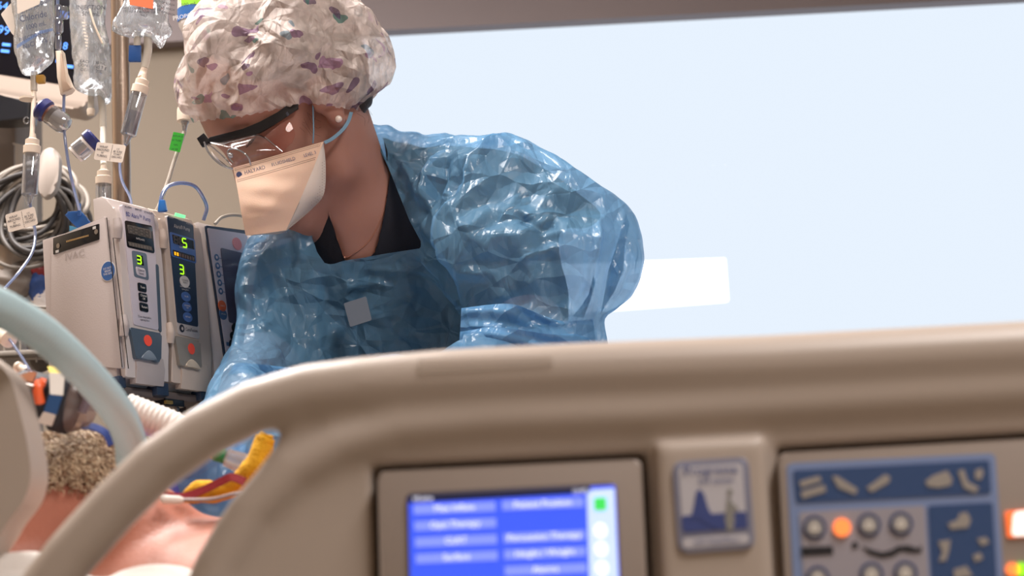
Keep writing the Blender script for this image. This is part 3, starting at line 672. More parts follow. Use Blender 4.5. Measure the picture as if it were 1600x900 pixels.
wr_ = lambda u, v: .016 * math.sin(math.pi * u) * (.35 + .65 * math.sin(math.pi * min(1, v * 1.1))) + .0006 * math.sin(u * 9 + v * 14) * math.sin(math.pi * v) * math.sin(math.pi * u) + .0012 * math.sin(v * 26 - u * 8) * u * (1 - u) * 4 * (v < .75)
patch('front_panel', [A0, A1, A2, A3], [B0, B1, B2, B3], wr_, nrm, m_mask, mk, 36, 36)
patch('side_panel', [B0, B1, B2, B3], [P(506, 223, 1.992), P(509, 262, 1.992), P(506, 303, 1.995), P(488, 326, 2.0), P(447.5, 361, 1.975)], lambda u, v: .005 * math.sin(math.pi * u) * math.sin(math.pi * v), nrm, m_maskw, mk, 14, 30)
patch('far_panel', [A0, A1, A2, A3], [P(400, 255, 2.10), P(405, 290, 2.12), P(410, 330, 2.12), P(430, 362, 2.04)], lambda u, v: -.012 * math.sin(math.pi * u), nrm, m_maskw, mk, 10, 16)
patch('bottom_fold', [A3, A3.lerp(B3, .5), B3], [P(425, 366, 2.04), P(445, 362, 2.05), P(488, 327, 2.0)], lambda u, v: 0, nrm, m_maskw, mk, 8, 8)
def mp(u, v, lift=.0006):                # a point of the front panel
    L = spline([A0, A1, A2, A3], 8); Rr = spline([B0, B1, B2, B3], 8)
    def s(a, t): x = t * (len(a) - 1); i = min(int(x), len(a) - 2); return a[i].lerp(a[i + 1], x - i)
    return s(L, v).lerp(s(Rr, v), u) + nrm * (wr_(u, v) + lift)
dv, df = [], []
def dot(c, r):
    b = len(dv); X = (B0 - A0).normalized(); Y = nrm.cross(X)
    for k in range(6): dv.append(c + X * (r * math.cos(k * 1.0472)) + Y * (r * math.sin(k * 1.0472)))
    df.append([b + k for k in range(6)])
for v in (.02, .045, .20, .225):
    for i in range(62): dot(mp(.02 + i * .0155, v), .00055)
for i in range(16):
    for j in range(int(4 + i * .35)): 
        c = P(507 - j * 3.6 - (i > 13) * 2, 252 + i * 4.4 + (j % 2) * 2.2, 1.982); dot(c, .0004) if 262 + i * 4 < 330 else None
tag(mesh('embossed_dots', dv, df, m_dot, mk, False), kind='stuff')
for s_, u_, h_ in (('HALYARD', .23, .0052), ('FLUIDSHIELD', .56, .0046), ('LEVEL 3', .87, .0044)):
    p = mp(u_, .125, .001); X = mp(u_ + .08, .125) - mp(u_ - .08, .125); Yv = nrm.cross(X.normalized())
    text('printed_lettering', s_, p, X, Yv, h_ * 1.25, m_ink, mk, xs=.88, lift=.0012)
disc('printed_emblem', mp(.05, .125, .0024), B0 - A0, nrm.cross((B0 - A0).normalized()), .0034, .0034, m_ink, mk, .0003, 16)
tube('elastic_strap', [P(489, 164, 1.985), P(489.6, 190, 1.982), P(490, 205, 1.982), P(489, 224, 1.986)], .0009, m_strap, mk, 6, 4)
def ribbon(name, pts, w, m, parent, nrm_, th=.0008, sp=8):
    pts = spline(pts, sp); V = []; Fc = []; n = Vector(nrm_).normalized()
    for i, p in enumerate(pts):
        t = (pts[min(i + 1, len(pts) - 1)] - pts[max(i - 1, 0)]).normalized(); b = t.cross(n).normalized(); ww = w(i / (len(pts) - 1)) if callable(w) else w
        V += [p - b * ww, p + b * ww, p + b * ww - n * th, p - b * ww - n * th]
    for i in range(len(pts) - 1):
        for k in range(4): Fc.append([i * 4 + k, i * 4 + (k + 1) % 4, i * 4 + 4 + (k + 1) % 4, i * 4 + 4 + k])
    Fc += [[0, 1, 2, 3], [len(V) - 1, len(V) - 2, len(V) - 3, len(V) - 4]]
    return mesh(name, V, Fc, m, parent, True, 40)
ribbon('elastic_strap', [P(507, 223, 1.984), P(520, 216, 1.986), P(535, 203, 1.990), P(544, 190, 1.997), P(549, 175, 2.005)], .0021, m_strap, mk, (0, -1, 0))
# glasses ----
gl = empty('safety_glasses', H(.11, .02, .0), 'clear safety glasses with a black arm over the eyes of the gowned person', 'glasses')
slab('temple_arm', [P(x, y, 1.972 + (x - 320) * .00004) for x, y in ((466, 162), (447, 165), (434, 175), (407, 191), (380, 201), (357, 207), (328, 214), (322, 219), (328, 225), (348, 221.5), (375, 215), (398, 209), (405, 209), (430, 194), (448, 182), (466, 170))], (.05, -1, -.1), .0035, m_blk, gl, .0009)
slab('arm_hinge', [P(x, y, 1.968) for x, y in ((446, 177), (449, 174), (452, 179), (449, 182))], (0, -1, 0), .002, mat('plastic_gloss_grey', '444854', .2), gl, .0004)
slab('hinge_block', [P(x, y, 1.966) for x, y in ((307, 216), (318, 207.5), (321, 211), (326, 217), (323, 224), (313, 226))], (0, -1, 0), .014, m_blk, gl, .001)
def shell(name, pts, cen, dep, m, parent, Yf, th=.0012, rings=8):
    pts = dens(pts, 3); V = []; Fc = []; n = len(pts)
    for k in (0, 1):
        for r in range(rings + 1):
            t = r / rings
            for x, y in pts:
                X = cen[0] + (x - cen[0]) * t; Yp = cen[1] + (y - cen[1]) * t; V.append(P(X, Yp, Yf(X, Yp) - dep * (1 - t * t) + k * th))
    o = n * (rings + 1)
    for r in range(rings):
        for i in range(n):
            q = [r * n + i, r * n + (i + 1) % n, (r + 1) * n + (i + 1) % n, (r + 1) * n + i]; Fc += [q, [o + x for x in q[::-1]]]
    for i in range(n): a = rings * n + i; b = rings * n + (i + 1) % n; Fc.append([a, b, o + b, o + a])
    return mesh(name, V, Fc, m, parent, True, 60)
Yl = lambda x, y: 1.972 + max(0, x - 370) * .00006
shell('side_shield', [(414, 214), (430, 200), (448, 187), (456, 196), (461, 208), (457, 222), (449, 230), (441, 237), (428, 226)], (438, 212), .004, glassy('side_shield', 'f4dad2', .02, .02, white=.14, wc='e8d0c8', ior_edge=.12), gl, Yl)
shell('front_lens', [(322, 222), (328, 236), (338, 248), (352, 259), (368, 266), (392, 258), (415, 250), (441, 238), (430, 226), (414, 214), (400, 210), (375, 216), (348, 222)], (378, 235), .012, m_lens, gl, Yl)
tube('lens_rim', [P(319, 222, 1.966), P(325, 237, 1.962), P(336, 250, 1.962), P(349, 259, 1.962), P(364, 264, 1.964)], .0013, m_rimg, gl, 8)
tube('lens_rim', [P(324, 224, 1.972), P(338, 235, 1.968), P(350, 246, 1.966), P(362, 258, 1.968)], .0008, m_rimg, gl, 8)
tube('nose_piece', [P(392, 258, 1.966), P(388, 246, 1.96), P(378, 237, 1.958), P(364, 232, 1.96), P(356, 236, 1.962), P(358, 246, 1.962), P(364, 254, 1.964)], .0010, m_rimg, gl, 8)
ball('nose_piece', P(360, 243, 1.962), .0035, m_rimg, gl, 12)
tube('lens_edge', [P(414, 214, 1.968), P(428, 226, 1.966), P(441, 237, 1.968)], .0006, m_rimg, gl, 6)
# jewellery
er = empty('pearl_earring', P(529, 186, 1.984), 'small round pearl stud earring in the ear lobe', 'earring')
ball('pearl', P(529, 186, 1.984), .0043, mat('pearl', 'f2e6dc', .18, coat=.8), er, 20)
lathe('setting', P(529, 186, 1.984), P(529, 186, 1.992), [(0, .0022), (1, .0022)], mat('silver', 'c8c8c8', .25, metal=1), er, 12)
nl = empty('necklace', P(539, 402, 2.03), 'thin fine chain necklace with a tiny pendant in the neck opening', 'necklace')
m_gold = mat('rose_gold', 'd6a08c', .3, metal=.8)
NECK_PTS = [(514, 330), (520, 352), (529, 378), (539, 401), (556, 394), (574, 379), (588, 358), (597, 336), (604, 310)]
V_ = [P(x, y, 2.1) for x, y in NECK_PTS]
dg = None

# folded sleeve bands of the gown
m_fold = film('blue_plastic_fold', '74b0dc', .16, 'c8dff2', bump=.7)
fb = lambda a: (lambda u, v: .008 * math.sin(math.pi * min(1, v * 1.6 + .12)) + a * (.0028 * math.sin(u * 11 + v * 3) * (1 - v) + .0016 * math.sin(u * 23 - v * 9)))
fn = Vector((.05, -1, .25))
patch('sleeve_fold', [P(721, 483, 1.955), P(790, 479, 1.93), P(830, 488, 1.93), P(875, 501, 1.94), P(926, 498, 1.97)], [P(716, 566, 1.945), P(780, 566, 1.92), P(830, 566, 1.92), P(880, 566, 1.93), P(934, 560, 1.96)], fb(1), fn, m_fold, nurse, 30, 50)
patch('sleeve_fold', [P(719, 520, 1.935), P(775, 516, 1.91), P(850, 524, 1.905), P(905, 523, 1.92), P(938, 538, 1.955)], [P(712, 600, 1.925), P(775, 600, 1.90), P(850, 600, 1.895), P(905, 600, 1.91), P(950, 590, 1.95)], fb(1.2), fn, m_fold, nurse, 30, 50)
patch('sleeve_fold', [P(356, 588, 2.0), P(372, 572, 1.985), P(410, 570, 1.98), P(455, 574, 1.99)], [P(352, 640, 1.98), P(375, 640, 1.965), P(410, 640, 1.96), P(470, 640, 1.98)], fb(.8), fn, m_fold, nurse, 24, 30)
for nm, pl in (('inner_fold', [(978, 334), (984, 350), (976, 385), (974, 422), (960, 455), (944, 480), (938, 492), (944, 462), (951, 421), (960, 395)]), ('inner_fold', [(927, 430), (930, 442), (922, 470), (912, 496), (895, 494), (908, 478), (920, 460)])):
    slab(nm, [P(x, y, 2.10) for x, y in pl], (0, -1, .1), .0015, m_fold, nurse)
# necklace laid on the skin by casting from outside on to the body mesh
from mathutils.bvhtree import BVHTree
bt = BVHTree.FromPolygons([v.co + WL[body.name] for v in body.data.vertices], [list(p.vertices) for p in body.data.polygons])
def onskin(px, py, off=.0012):
    d = ray(px, py).normalized(); h = bt.ray_cast(CO, d); return (h[0] + h[1] * off) if h[0] else P(px, py, 2.05)
tube('chain', [onskin(x, y) for x, y in NECK_PTS], .0005, m_gold, nl, 6, 4)
ball('pendant', onskin(539, 402, .002), .0018, m_gold, nl, 10)
# ================================================================== hospital bed
m_rail = mat('bed_plastic_beige', 'b3a69b', .42, var=.03, vs=4, bump=.08, bs=400, bd=.0005)
m_bez = mat('bezel_taupe', '9c9088', .45, var=.03, bump=.08, bs=400, bd=.0005)
m_dark = mat('gap_dark', '2b2527', .7)
m_steel = mat('steel', '9a938c', .3, metal=.9)
m_sheet = mat('sheet_white', 'e2dcd6', .85, var=.04, bump=.3, bs=300)
m_matt = mat('mattress_blue', '5d7389', .6)
YR = 1.05; RN = Vector((0, -1, 0)); RX = Vector((1, 0, 0)); RZ = Vector((0, 0, 1))
bed = empty('hospital_bed', (0.35, 1.5, 0), 'hospital bed with a beige moulded side rail and control panels in the foreground', 'bed')
def Q(x, y, Y=YR): return P(x, y, Y)
top = [(60, 935), (110, 868), (180, 790), (245, 727), (318, 676), (400, 634), (480, 612), (560, 603), (700, 592), (900, 582), (1200, 570), (1600, 548), (1800, 538)]
inner = [(310, 960), (345, 880), (395, 800), (460, 735), (530, 695), (620, 668), (760, 655), (1000, 645), (1300, 627), (1700, 603), (1800, 598)]
def rail_f(G):
    T = [Q(x, y, YR + .018) for x, y in top]; d = None
    for i in range(len(T) - 1):
        f = lambda k: .0165 if k < 6 else .0165 + .0022 * min(1, (k - 5) / 3)
        e = rcone(G, T[i], T[i + 1], f(i), f(i + 1)); d = e if d is None else np.minimum(d, e)
    I = [Q(x, y, YR + .016) for x, y in inner]; e2 = None
    for i in range(len(I) - 1):
        e = rcone(G, I[i], I[i + 1], .0125, .0125); e2 = e if e2 is None else np.minimum(e2, e)
    body = prism(G, [(452, 655), (520, 630), (700, 625), (1200, 600), (1850, 560), (1850, 1250), (330, 1250), (262, 1100), (275, 960), (300, 885), (340, 812), (395, 742)], YR)
    body = smax(body, np.abs(G[1] - (YR + .028)) - .016, .008)
    body = smin(body, e2, .010); d = smin(d, body, .012)
    # the mouth of the head-end hole is closed below the frame by a web
    for poly in ([(579, 726), (1013, 705), (1034, 1130), (588, 1130)], [(1208, 697), (1900, 655), (1900, 1130), (1230, 1130)]):
        r = prism(G, poly, YR); r = smax(r, G[1] - (YR + .034), .003); d = smax(d, -r, .004)
    boss = smax(prism(G, [(1022, 690), (1196, 681), (1222, 1120), (1040, 1125)], YR), np.abs(G[1] - (YR + .012)) - .012, .006)
    return smin(d, boss, .004)
V, Fc = nets(rail_f, [np.arange(-.34, .44, .0030).astype(np.float32), np.arange(1.02, 1.12, .0030).astype(np.float32), np.arange(.79, 1.09, .0030).astype(np.float32)])
V = lap(V, Fc, 2, .5)
rail = mesh('side_rail', V, Fc, m_rail, bed)
slab('rail_sticker', rquad([Q(652, 562, YR - .0005), Q(862, 556, YR - .0005), Q(866, 571, YR - .002), Q(655, 584, YR - .002)], .002), (0, -1, .25), .0006, mat('clear_sticker', 'b8ab9e', .3, trans=.7), bed)
# touch screen unit
def rq(pts, Y, r=.004): return rquad([Q(x, y, Y) for x, y in pts], r)
su = slab('screen_bezel', rq([(590, 737), (1002, 717), (1019, 1090), (598, 1100)], YR + .002, .005), RN, .028, m_bez, bed, .0022, 3)
inn = slab('screen_inner_frame', rq([(634, 770), (963, 753), (978, 1050), (640, 1060)], YR + .0012, .004), RN, .003, mat('bezel_inner_grey', '6d6662', .5), su, .001)  # inner frame in a darker grey than the bezel
m_scr = mat('screen_blue', '2b48d8', .3, emit=.95, ec='3a58e4', var=0)
m_btn = mat('screen_button_blue', '5d70ee', .3, emit=1.0, ec='7f8ef4', var=0)
m_txt = mat('screen_text', 'e8ecff', .4, emit=.95, ec='e6eaff', var=0)
m_side = mat('screen_side_bar', 'b4c8fa', .3, emit=.95, ec='b9cdfb', var=0)
m_navy = mat('screen_navy', '1c2444', .3, emit=.15, ec='28346a', var=0)
sc0 = slab('display', rq([(638, 774), (961, 758), (974, 1040), (644, 1050)], YR + .0004, .001), RN, .001, m_scr, su)
slab('display_title_bar', rq([(638, 774), (922, 760), (923, 770), (639, 786)], YR + .0001, .0003), RN, .0004, m_navy, su)
slab('display_side_bar', rq([(917, 766), (960, 763), (972, 1040), (925, 1042)], YR + .0001, .001), RN, .0004, m_side, su)
sx = lambda v: 638 + v * 3.1
rows = [('Opti Rest', 0, 0), ('Patient Position', 1, 0), ('Max Inflate', 0, 1), ('Turn Assist', 0, 2), ('Percussion / Vibration', 1, 2), ('Surface', 0, 3), ('Surface Settings', 1, 3), ('Scale', 1, 4), ('Alarm', 0, 5), ('Help', 1, 5)]
rows = [('Max Inflate', 0, 0), ('Patient Position', 1, 0), ('Opti Therapy', 0, 1), ('CLRT', 0, 2), ('Percussion Therapy', 1, 2), ('Surface', 0, 3), ('Height / Weight', 1, 3), ('Alarms', 1, 4), ('Help', 0, 5), ('Log', 1, 5)]
for s_, c_, r_ in rows:
    x0 = (646, 784)[c_] + r_ * 1.1; x1 = (774, 912)[c_] + r_ * 1.1; y0 = 789 + r_ * 25.6 - (c_ * 6.5); y1 = y0 + 15
    b_ = slab('menu_button', rq([(x0, y0), (x1, y0 - 5.5), (x1 + .5, y1 - 5.5), (x0 + .5, y1)], YR - .0002, .0008), RN, .0005, m_btn, su)
    text('lettering', s_, Q((x0 + x1) / 2, (y0 + y1) / 2 - 3, YR - .0003), RX, RZ, .0056, m_txt, su, xs=1.0)
text('lettering', 'Home', Q(661, 779, YR - .0001), RX, RZ, .0048, m_txt, su)
text('lettering', '12:47', Q(905, 768, YR - .0001), RX, RZ, .0040, m_txt, su)
slab('green_button', rq([(928, 778), (947, 777), (948, 797), (929, 798)], YR - .0003, .0012), RN, .0005, mat('screen_green', '2fc04a', .4, emit=.9, ec='3fd45a', var=0), su)
for y in (829, 858, 888): disc('round_button', Q(938 + (y - 829) * .04, y, YR - .0003), RX, RZ, .0036, .0042, mat('screen_white', 'ffffff', .4, emit=1.0, ec='f4f7ff', var=0), su, .0005)
# badge between the panels
m_bdg = mat('badge_grey_blue', '8a8ea6', .4, var=.03); m_bdl = mat('badge_pale', 'c3c2ca', .4, var=.03); m_bdb = mat('badge_blue', '3f4f8c', .4)
bd = slab('badge', rq([(1051, 722), (1169, 714), (1180, 856), (1061, 865)], YR - .0022, .006), RN, .002, m_bdg, bed, .0006)
slab('badge_field', rq([(1060, 730), (1160, 723), (1167, 824), (1067, 831)], YR - .0026, .003), RN, .0006, m_bdl, bd)
slab('badge_field', rq([(1065, 806), (1166, 799), (1168, 825), (1067, 832)], YR - .0028, .0015), RN, .0005, m_bdb, bd)
slab('badge_plate', rq([(1066, 841), (1170, 833), (1171, 849), (1068, 857)], YR - .0028, .002), RN, .0005, m_bdl, bd)
text('lettering', 'Progressa', Q(1110, 735, YR - .0031), RX, RZ, .0082, m_bdb, bd, 1.02)
text('lettering', 'bed system', Q(1119, 751, YR - .0031), RX, RZ, .0048, m_bdb, bd)
text('lettering', 'with StayInPlace', Q(1119, 845, YR - .0031), RX, RZ, .0042, m_bdb, bd)
slab('reclining_bed_icon', [Q(x, y, YR - .0031) for x, y in ((1088, 768), (1094, 764), (1100, 772), (1107, 795), (1116, 810), (1132, 818), (1130, 828), (1112, 824), (1100, 815), (1088, 808), (1078, 814), (1084, 792))], RN, .0005, m_bdb, bd)
m_fig = mat('figure_grey', '8d8c88', .6)
for pl in ([(1136, 780), (1141, 778), (1146, 790), (1148, 812), (1146, 828), (1136, 829), (1133, 812), (1134, 795)], [(1136, 768), (1140, 762), (1145, 766), (1144, 774), (1138, 776)], [(1146, 786), (1154, 796), (1152, 799), (1144, 793)]):
    slab('standing_figure_icon', [Q(x, y, YR - .0031) for x, y in pl], RN, .0005, m_fig, bd)
# control panel on the right
cp = slab('control_bezel', rq([(1217, 708), (1860, 671), (1880, 1100), (1238, 1110)], YR + .001, .005), RN, .028, m_bez, bed, .0022, 3)
m_pl = mat('panel_edge_blue', '8094bf', .4, var=.03); m_pn = mat('panel_navy', '34507f', .4, var=.03); m_pg = mat('panel_grey', 'a39fa9', .45, var=.03); m_ic = mat('icon_grey', 'a19b95', .5)
m_ring = mat('button_ring_navy', '2a3f6c', .4); m_bc = mat('button_face', 'a8a4a2', .45); m_blk2 = mat('icon_black', '1c1c24', .6)
slab('panel_sheet', rq([(1229, 724), (1555, 708), (1580, 1080), (1250, 1090)], YR + .0004, .004), RN, .0015, m_pl, cp)
slab('panel_strip', rq([(1239, 735), (1546, 719), (1549, 771), (1244, 786)], YR - .0002, .002), RN, .0006, m_pn, cp)
slab('panel_field', rq([(1249, 800), (1445, 790), (1461, 1080), (1268, 1085)], YR - .0002, .002), RN, .0006, m_pg, cp)
slab('panel_field', rq([(1450, 790), (1551, 785), (1568, 1080), (1466, 1085)], YR - .0002, .002), RN, .0006, m_pn, cp)
def cb(x, y, r, m1=None):
    d_ = disc('push_button', Q(x, y, YR - .0014), RX, RZ, r / 2540, r / 2540, m_ring, cp, .0016)
    disc('button_face', Q(x, y, YR - .0020), RX, RZ, r * .72 / 2540, r * .72 / 2540, m1 or m_bc, d_, .0006)
    slab('button_arrow', [Q(x, y - r * .55, YR - .0024), Q(x + r * .5, y + r * .35, YR - .0024), Q(x - r * .5, y + r * .35, YR - .0024)][::-1], RN, .0005, mat('arrow_pale', 'd8d4cc', .5), d_)
for x, y in ((1273, 824), (1358, 820), (1408, 818), (1278, 903), (1362, 897), (1415, 895)): cb(x, y, 18)
disc('indicator_light', Q(1316, 824, YR - .0022), RX, RZ, .0052, .0054, mat('led_orange', 'ff8a4a', .4, emit=1.1, ec='ff8040', var=0), cp, .002)
def ipoly(nm, pts, m=m_ic): slab(nm, [Q(x, y, YR - .0008) for x, y in pts], RN, .0006, m, cp)
ipoly('bed_icon', [(1249, 752), (1280, 743), (1284, 752), (1252, 762)]); ipoly('bed_icon', [(1251, 768), (1288, 757), (1291, 768), (1254, 779)])
ipoly('bed_icon', [(1300, 744), (1309, 744), (1340, 764), (1337, 773), (1310, 762)]); ipoly('bed_icon', [(1354, 762), (1383, 741), (1391, 745), (1389, 754), (1362, 769)])
ipoly('chair_icon', [(1446, 752), (1458, 743), (1466, 740), (1480, 735), (1488, 748), (1486, 758), (1466, 762), (1450, 760)])
ipoly('chair_icon', [(1497, 736), (1506, 733), (1512, 752), (1530, 762), (1524, 770), (1506, 762)]); ipoly('chair_icon', [(1524, 735), (1534, 731), (1537, 740), (1532, 750), (1524, 748)])
ipoly('bed_icon', [(1481, 818), (1496, 812), (1500, 802), (1511, 800), (1517, 812), (1513, 824), (1486, 827)])
ipoly('chair_icon', [(1466, 846), (1485, 843), (1483, 860), (1478, 876), (1467, 877), (1473, 862)]); ipoly('chair_icon', [(1527, 842), (1541, 839), (1546, 848), (1534, 853)]); ipoly('chair_icon', [(1520, 868), (1532, 863), (1536, 873), (1524, 878)])
ipoly('bed_icon', [(1490, 890), (1510, 884), (1520, 900), (1492, 905)])
ipoly('flat_bed_icon', [(1252, 855), (1301, 853), (1302, 866), (1254, 869)], m_blk2)
disc('head_dot_icon', Q(1336, 852, YR - .0008), RX, RZ, .0020, .0020, m_blk2, cp, .0006)
ipoly('wavy_bed_icon', [(1347, 854), (1360, 858), (1378, 863), (1392, 860), (1404, 853), (1420, 852), (1434, 857), (1440, 852), (1440, 863), (1426, 864), (1408, 861), (1396, 869), (1378, 872), (1358, 866)], m_blk2)
slab('lamp_window', rq([(1571, 799), (1612, 796), (1614, 836), (1575, 840)], YR - .0006, .001), RN, .001, mat('led_panel_orange', 'f0703a', .4, emit=1.0, ec='f06c34', var=0), cp)
slab('lamp_window', rq([(1584, 800), (1612, 797), (1614, 836), (1581, 838)], YR - .0010, .003), RN, .001, mat('led_panel_white', 'ffffff', .4, emit=1.0, ec='fff4e8', var=0), cp)
disc('indicator_light', Q(1583, 890, YR - .0010), RX, RZ, .0040, .0040, MATS['led_orange'], cp, .002)
disc('indicator_light', Q(1597, 890, YR - .0010), RX, RZ, .0040, .0040, mat('led_green', '8ee028', .4, emit=1.0, ec='90e828', var=0), cp, .002)
# the rest of the bed: head end rail piece on the left, deck, frame, mattress, wheels
slab('head_rail', [P(x, y, 1.20) for x, y in dens([(-60, 540), (-15, 560), (15, 590), (30, 640), (42, 690), (48, 740), (38, 780), (12, 815), (-10, 850), (-60, 900), (-200, 900), (-200, 540)], 4)], (0, -1, 0), .045, m_rail, bed, .012, 4)
ZM = .80
ms = box('mattress', (.45, 1.55, ZM - .09), (1.05, 0, 0), (0, .40, 0), (0, 0, .085), m_matt, bed, .03, 3)
box('deck', (.45, 1.55, ZM - .205), (1.07, 0, 0), (0, .42, 0), (0, 0, .025), m_rail, bed, .01)
box('base_frame', (.45, 1.55, .30), (.95, 0, 0), (0, .30, 0), (0, 0, .06), m_rail, bed, .02)
for x in (-.2, 1.1): box('lift_column', (x, 1.55, .52), (.09, 0, 0), (0, .12, 0), (0, 0, .19), m_bez, bed, .01)
for x in (-.4, 1.3):
    for y in (1.25, 1.85):
        tube('caster_fork', [(x, y, .26), (x, y, .14)], .018, m_steel, bed, 10, 0)
        lathe('wheel', (x - .02, y, .075), (x + .02, y, .075), [(0, .05), (.1, .072), (.5, .075), (.9, .072), (1, .05)], m_blk, bed)
for x in (-.12, .30): box('rail_arm', (x, 1.10, .74), (.03, 0, 0), (0, .03, 0), (0, 0, .13), m_rail, bed, .008)
# pillow and sheet -------------------------------------------------------
def drape(name, x0, x1, y0, y1, nx, ny, zf, m, parent=None, th=.006):
    V = []; Fc = []
    for k in (0, 1):
        for j in range(ny + 1):
            for i in range(nx + 1):
                x = x0 + (x1 - x0) * i / nx; y = y0 + (y1 - y0) * j / ny; V.append((x, y, zf(x, y) - k * th))
    W = nx + 1; o = W * (ny + 1)
    for j in range(ny):
        for i in range(nx): q = [j * W + i, j * W + i + 1, (j + 1) * W + i + 1, (j + 1) * W + i]; Fc += [q, [o + a for a in q[::-1]]]
    ring = list(range(W)) + [j * W + nx for j in range(1, ny + 1)] + [ny * W + i for i in range(nx - 1, -1, -1)] + [j * W for j in range(ny - 1, 0, -1)]
    for a, b in zip(ring, ring[1:] + ring[:1]): Fc.append([a, b, o + b, o + a])
    return mesh(name, V, Fc, m, parent, True, 60)
def shz(x, y):
    n = float(fbm(np.array([[x * 9, y * 9, 0.]]), 2, 3)[0]); n2 = float(fbm(np.array([[x * 5, y * 34, 1.]]), 2, 5)[0])
    edge = max(0, 1.30 - y); e2 = max(0, y - 1.85)
    return ZM + .010 + .006 * n + .005 * n2 - (edge * 1.6 if edge > 0 else 0) ** 1.2 * 1.0 - e2 * .8
sh = drape('bed_sheet', -.62, 1.45, 1.13, 1.97, 110, 60, shz, m_sheet); tag(sh, 'white sheet spread over the bed mattress under the bearded person', 'sheet')
def roll_f(G):
    A_ = [P(-140, 945, 1.24), P(60, 945, 1.24), P(230, 948, 1.28), P(400, 990, 1.30), P(700, 1010, 1.32)]; d = None
    for i in range(4):
        a, b = A_[i].copy(), A_[i + 1].copy(); a.z -= .018; b.z -= .018
        e = rcone(G, a, b, .045, .045) if i else rcone(G, a, b, .05, .045); d = e if d is None else smin(d, e, .02)
        a2, b2 = a.copy(), b.copy(); a2.z = b2.z = ZM + .05; d = smin(d, rcone(G, a2, b2, .045, .045), .05)
    return d
V, Fc = nets(roll_f, grid((-.55, 1.16, ZM - .01), (.05, 1.42, 1.0), .005)); N = vnorm(V, Fc)
wq = V * np.array([.25, 1, 1.6]); V = V + N * (.22 * creases(wq, 21, 8, 24, 7, .25))[:, None]
bk = mesh('folded_blanket', V, Fc, m_sheet); tag(bk, 'folded white blanket tucked along the near side of the bearded person', 'blanket')
# ================================================================== patient
m_pskin = mat('skin_ruddy', 'aa6c58', .5, var=.22, vs=14, bump=.35, bs=220, sss=.2, bd=.0015)
m_beard = mat('beard_hair', 'a8886a', .55, var=.5, vs=300)
pat = empty('person', (.15, 1.55, ZM + .01), 'bearded person lying on their back in the bed with a ventilation tube at the mouth', 'person')
YC = 1.50
DYH = -.05
def B(x, y, dy=0): return P(x, y, YC + dy)
zb = ZM + .015
hc = Vector((B(-70, 800).x, YC, zb + .155))
def pat_f(G):
    d = elli(G, hc + Vector((-.035, 0, -.005)), (.100, .076, .095))
    d = smin(d, elli(G, hc + Vector((.035, 0, .035)), (.085, .062, .062)), .03)
    jaw = B(128, 730)
    for s in (-1, 1): d = smin(d, rcone(G, hc + Vector((.00, s * .058, -.02)), jaw + Vector((-.005, s * .016, -.005)), .018, .022), .035)
    d = smin(d, elli(G, jaw, (.030, .034, .030)), .02)
    d = smin(d, rcone(G, hc + Vector((.01, 0, .085)), hc + Vector((.035, 0, .125)), .012, .015), .012)
    for s in (-1, 1):
        d = smax(d, -elli(G, hc + Vector((-.005, s * .032, .105)), (.014, .017, .012)), .01); d = smin(d, elli(G, hc + Vector((-.005, s * .032, .088)), (.014, .015, .013)), .004)
        e = elli(G, hc + Vector((-.02, s * .078, 0)), (.03, .008, .018)); d = smin(d, e, .006)
    sh0 = Vector((B(235, 800).x, YC, zb + .075))
    d = smin(d, rcone(G, hc + Vector((.03, 0, -.04)), sh0 + Vector((.02, 0, -.01)), .062, .072), .04)
    d = smin(d, rcone(G, B(95, 770), B(215, 840), .040, .05), .03)
    for s in (-1, 1):
        d = smin(d, rcone(G, sh0 + Vector((.03, 0, 0)), sh0 + Vector((.07, s * .165, -.015)), .062, .062), .05)
        el = sh0 + Vector((.33, s * .25, -.03)); d = smin(d, rcone(G, sh0 + Vector((.07, s * .165, -.015)), el, .056, .044), .04)
        d = smin(d, rcone(G, el, el + Vector((.24, s * -.02, .0)), .042, .03), .02)
        d = smin(d, elli(G, el + Vector((.32, s * -.02, 0)), (.08, .036, .018)), .02)
    d = smin(d, rcone(G, hc + Vector((.0, -.025, -.06)), sh0 + Vector((.0, -.06, -.01)), .062, .07), .03)
    ch = sh0 + Vector((.20, 0, .015)); d = smin(d, elli(G, ch, (.22, .175, .105)), .05)
    d = smin(d, rcone(G, ch + Vector((.1, 0, -.02)), ch + Vector((.42, 0, -.02)), .115, .12), .06)
    for s in (-1, 1):
        hp = ch + Vector((.46, s * .08, -.03)); d = smin(d, rcone(G, hp, hp + Vector((.38, s * .02, .01)), .08, .055), .04)
    return smax(d, -(G[2] - zb + .004), .01)
V, Fc = nets(pat_f, [axis([(-.72, -.10, .005), (-.10, .9, .009)]), axis([(1.18, 1.9, .006)]), axis([(ZM - .01, ZM + .33, .005)])]); V = lap(V, Fc, 1, .5)
N = vnorm(V, Fc); V = V + N * (.0018 * creases(V * np.array([1, 1, 1.]), 77, 25, 60, 5) * 20 * .3)[:, None]
pb = mesh('body', V, Fc, m_pskin, pat)
btp = BVHTree.FromPolygons([tuple(v) for v in V], Fc.tolist())
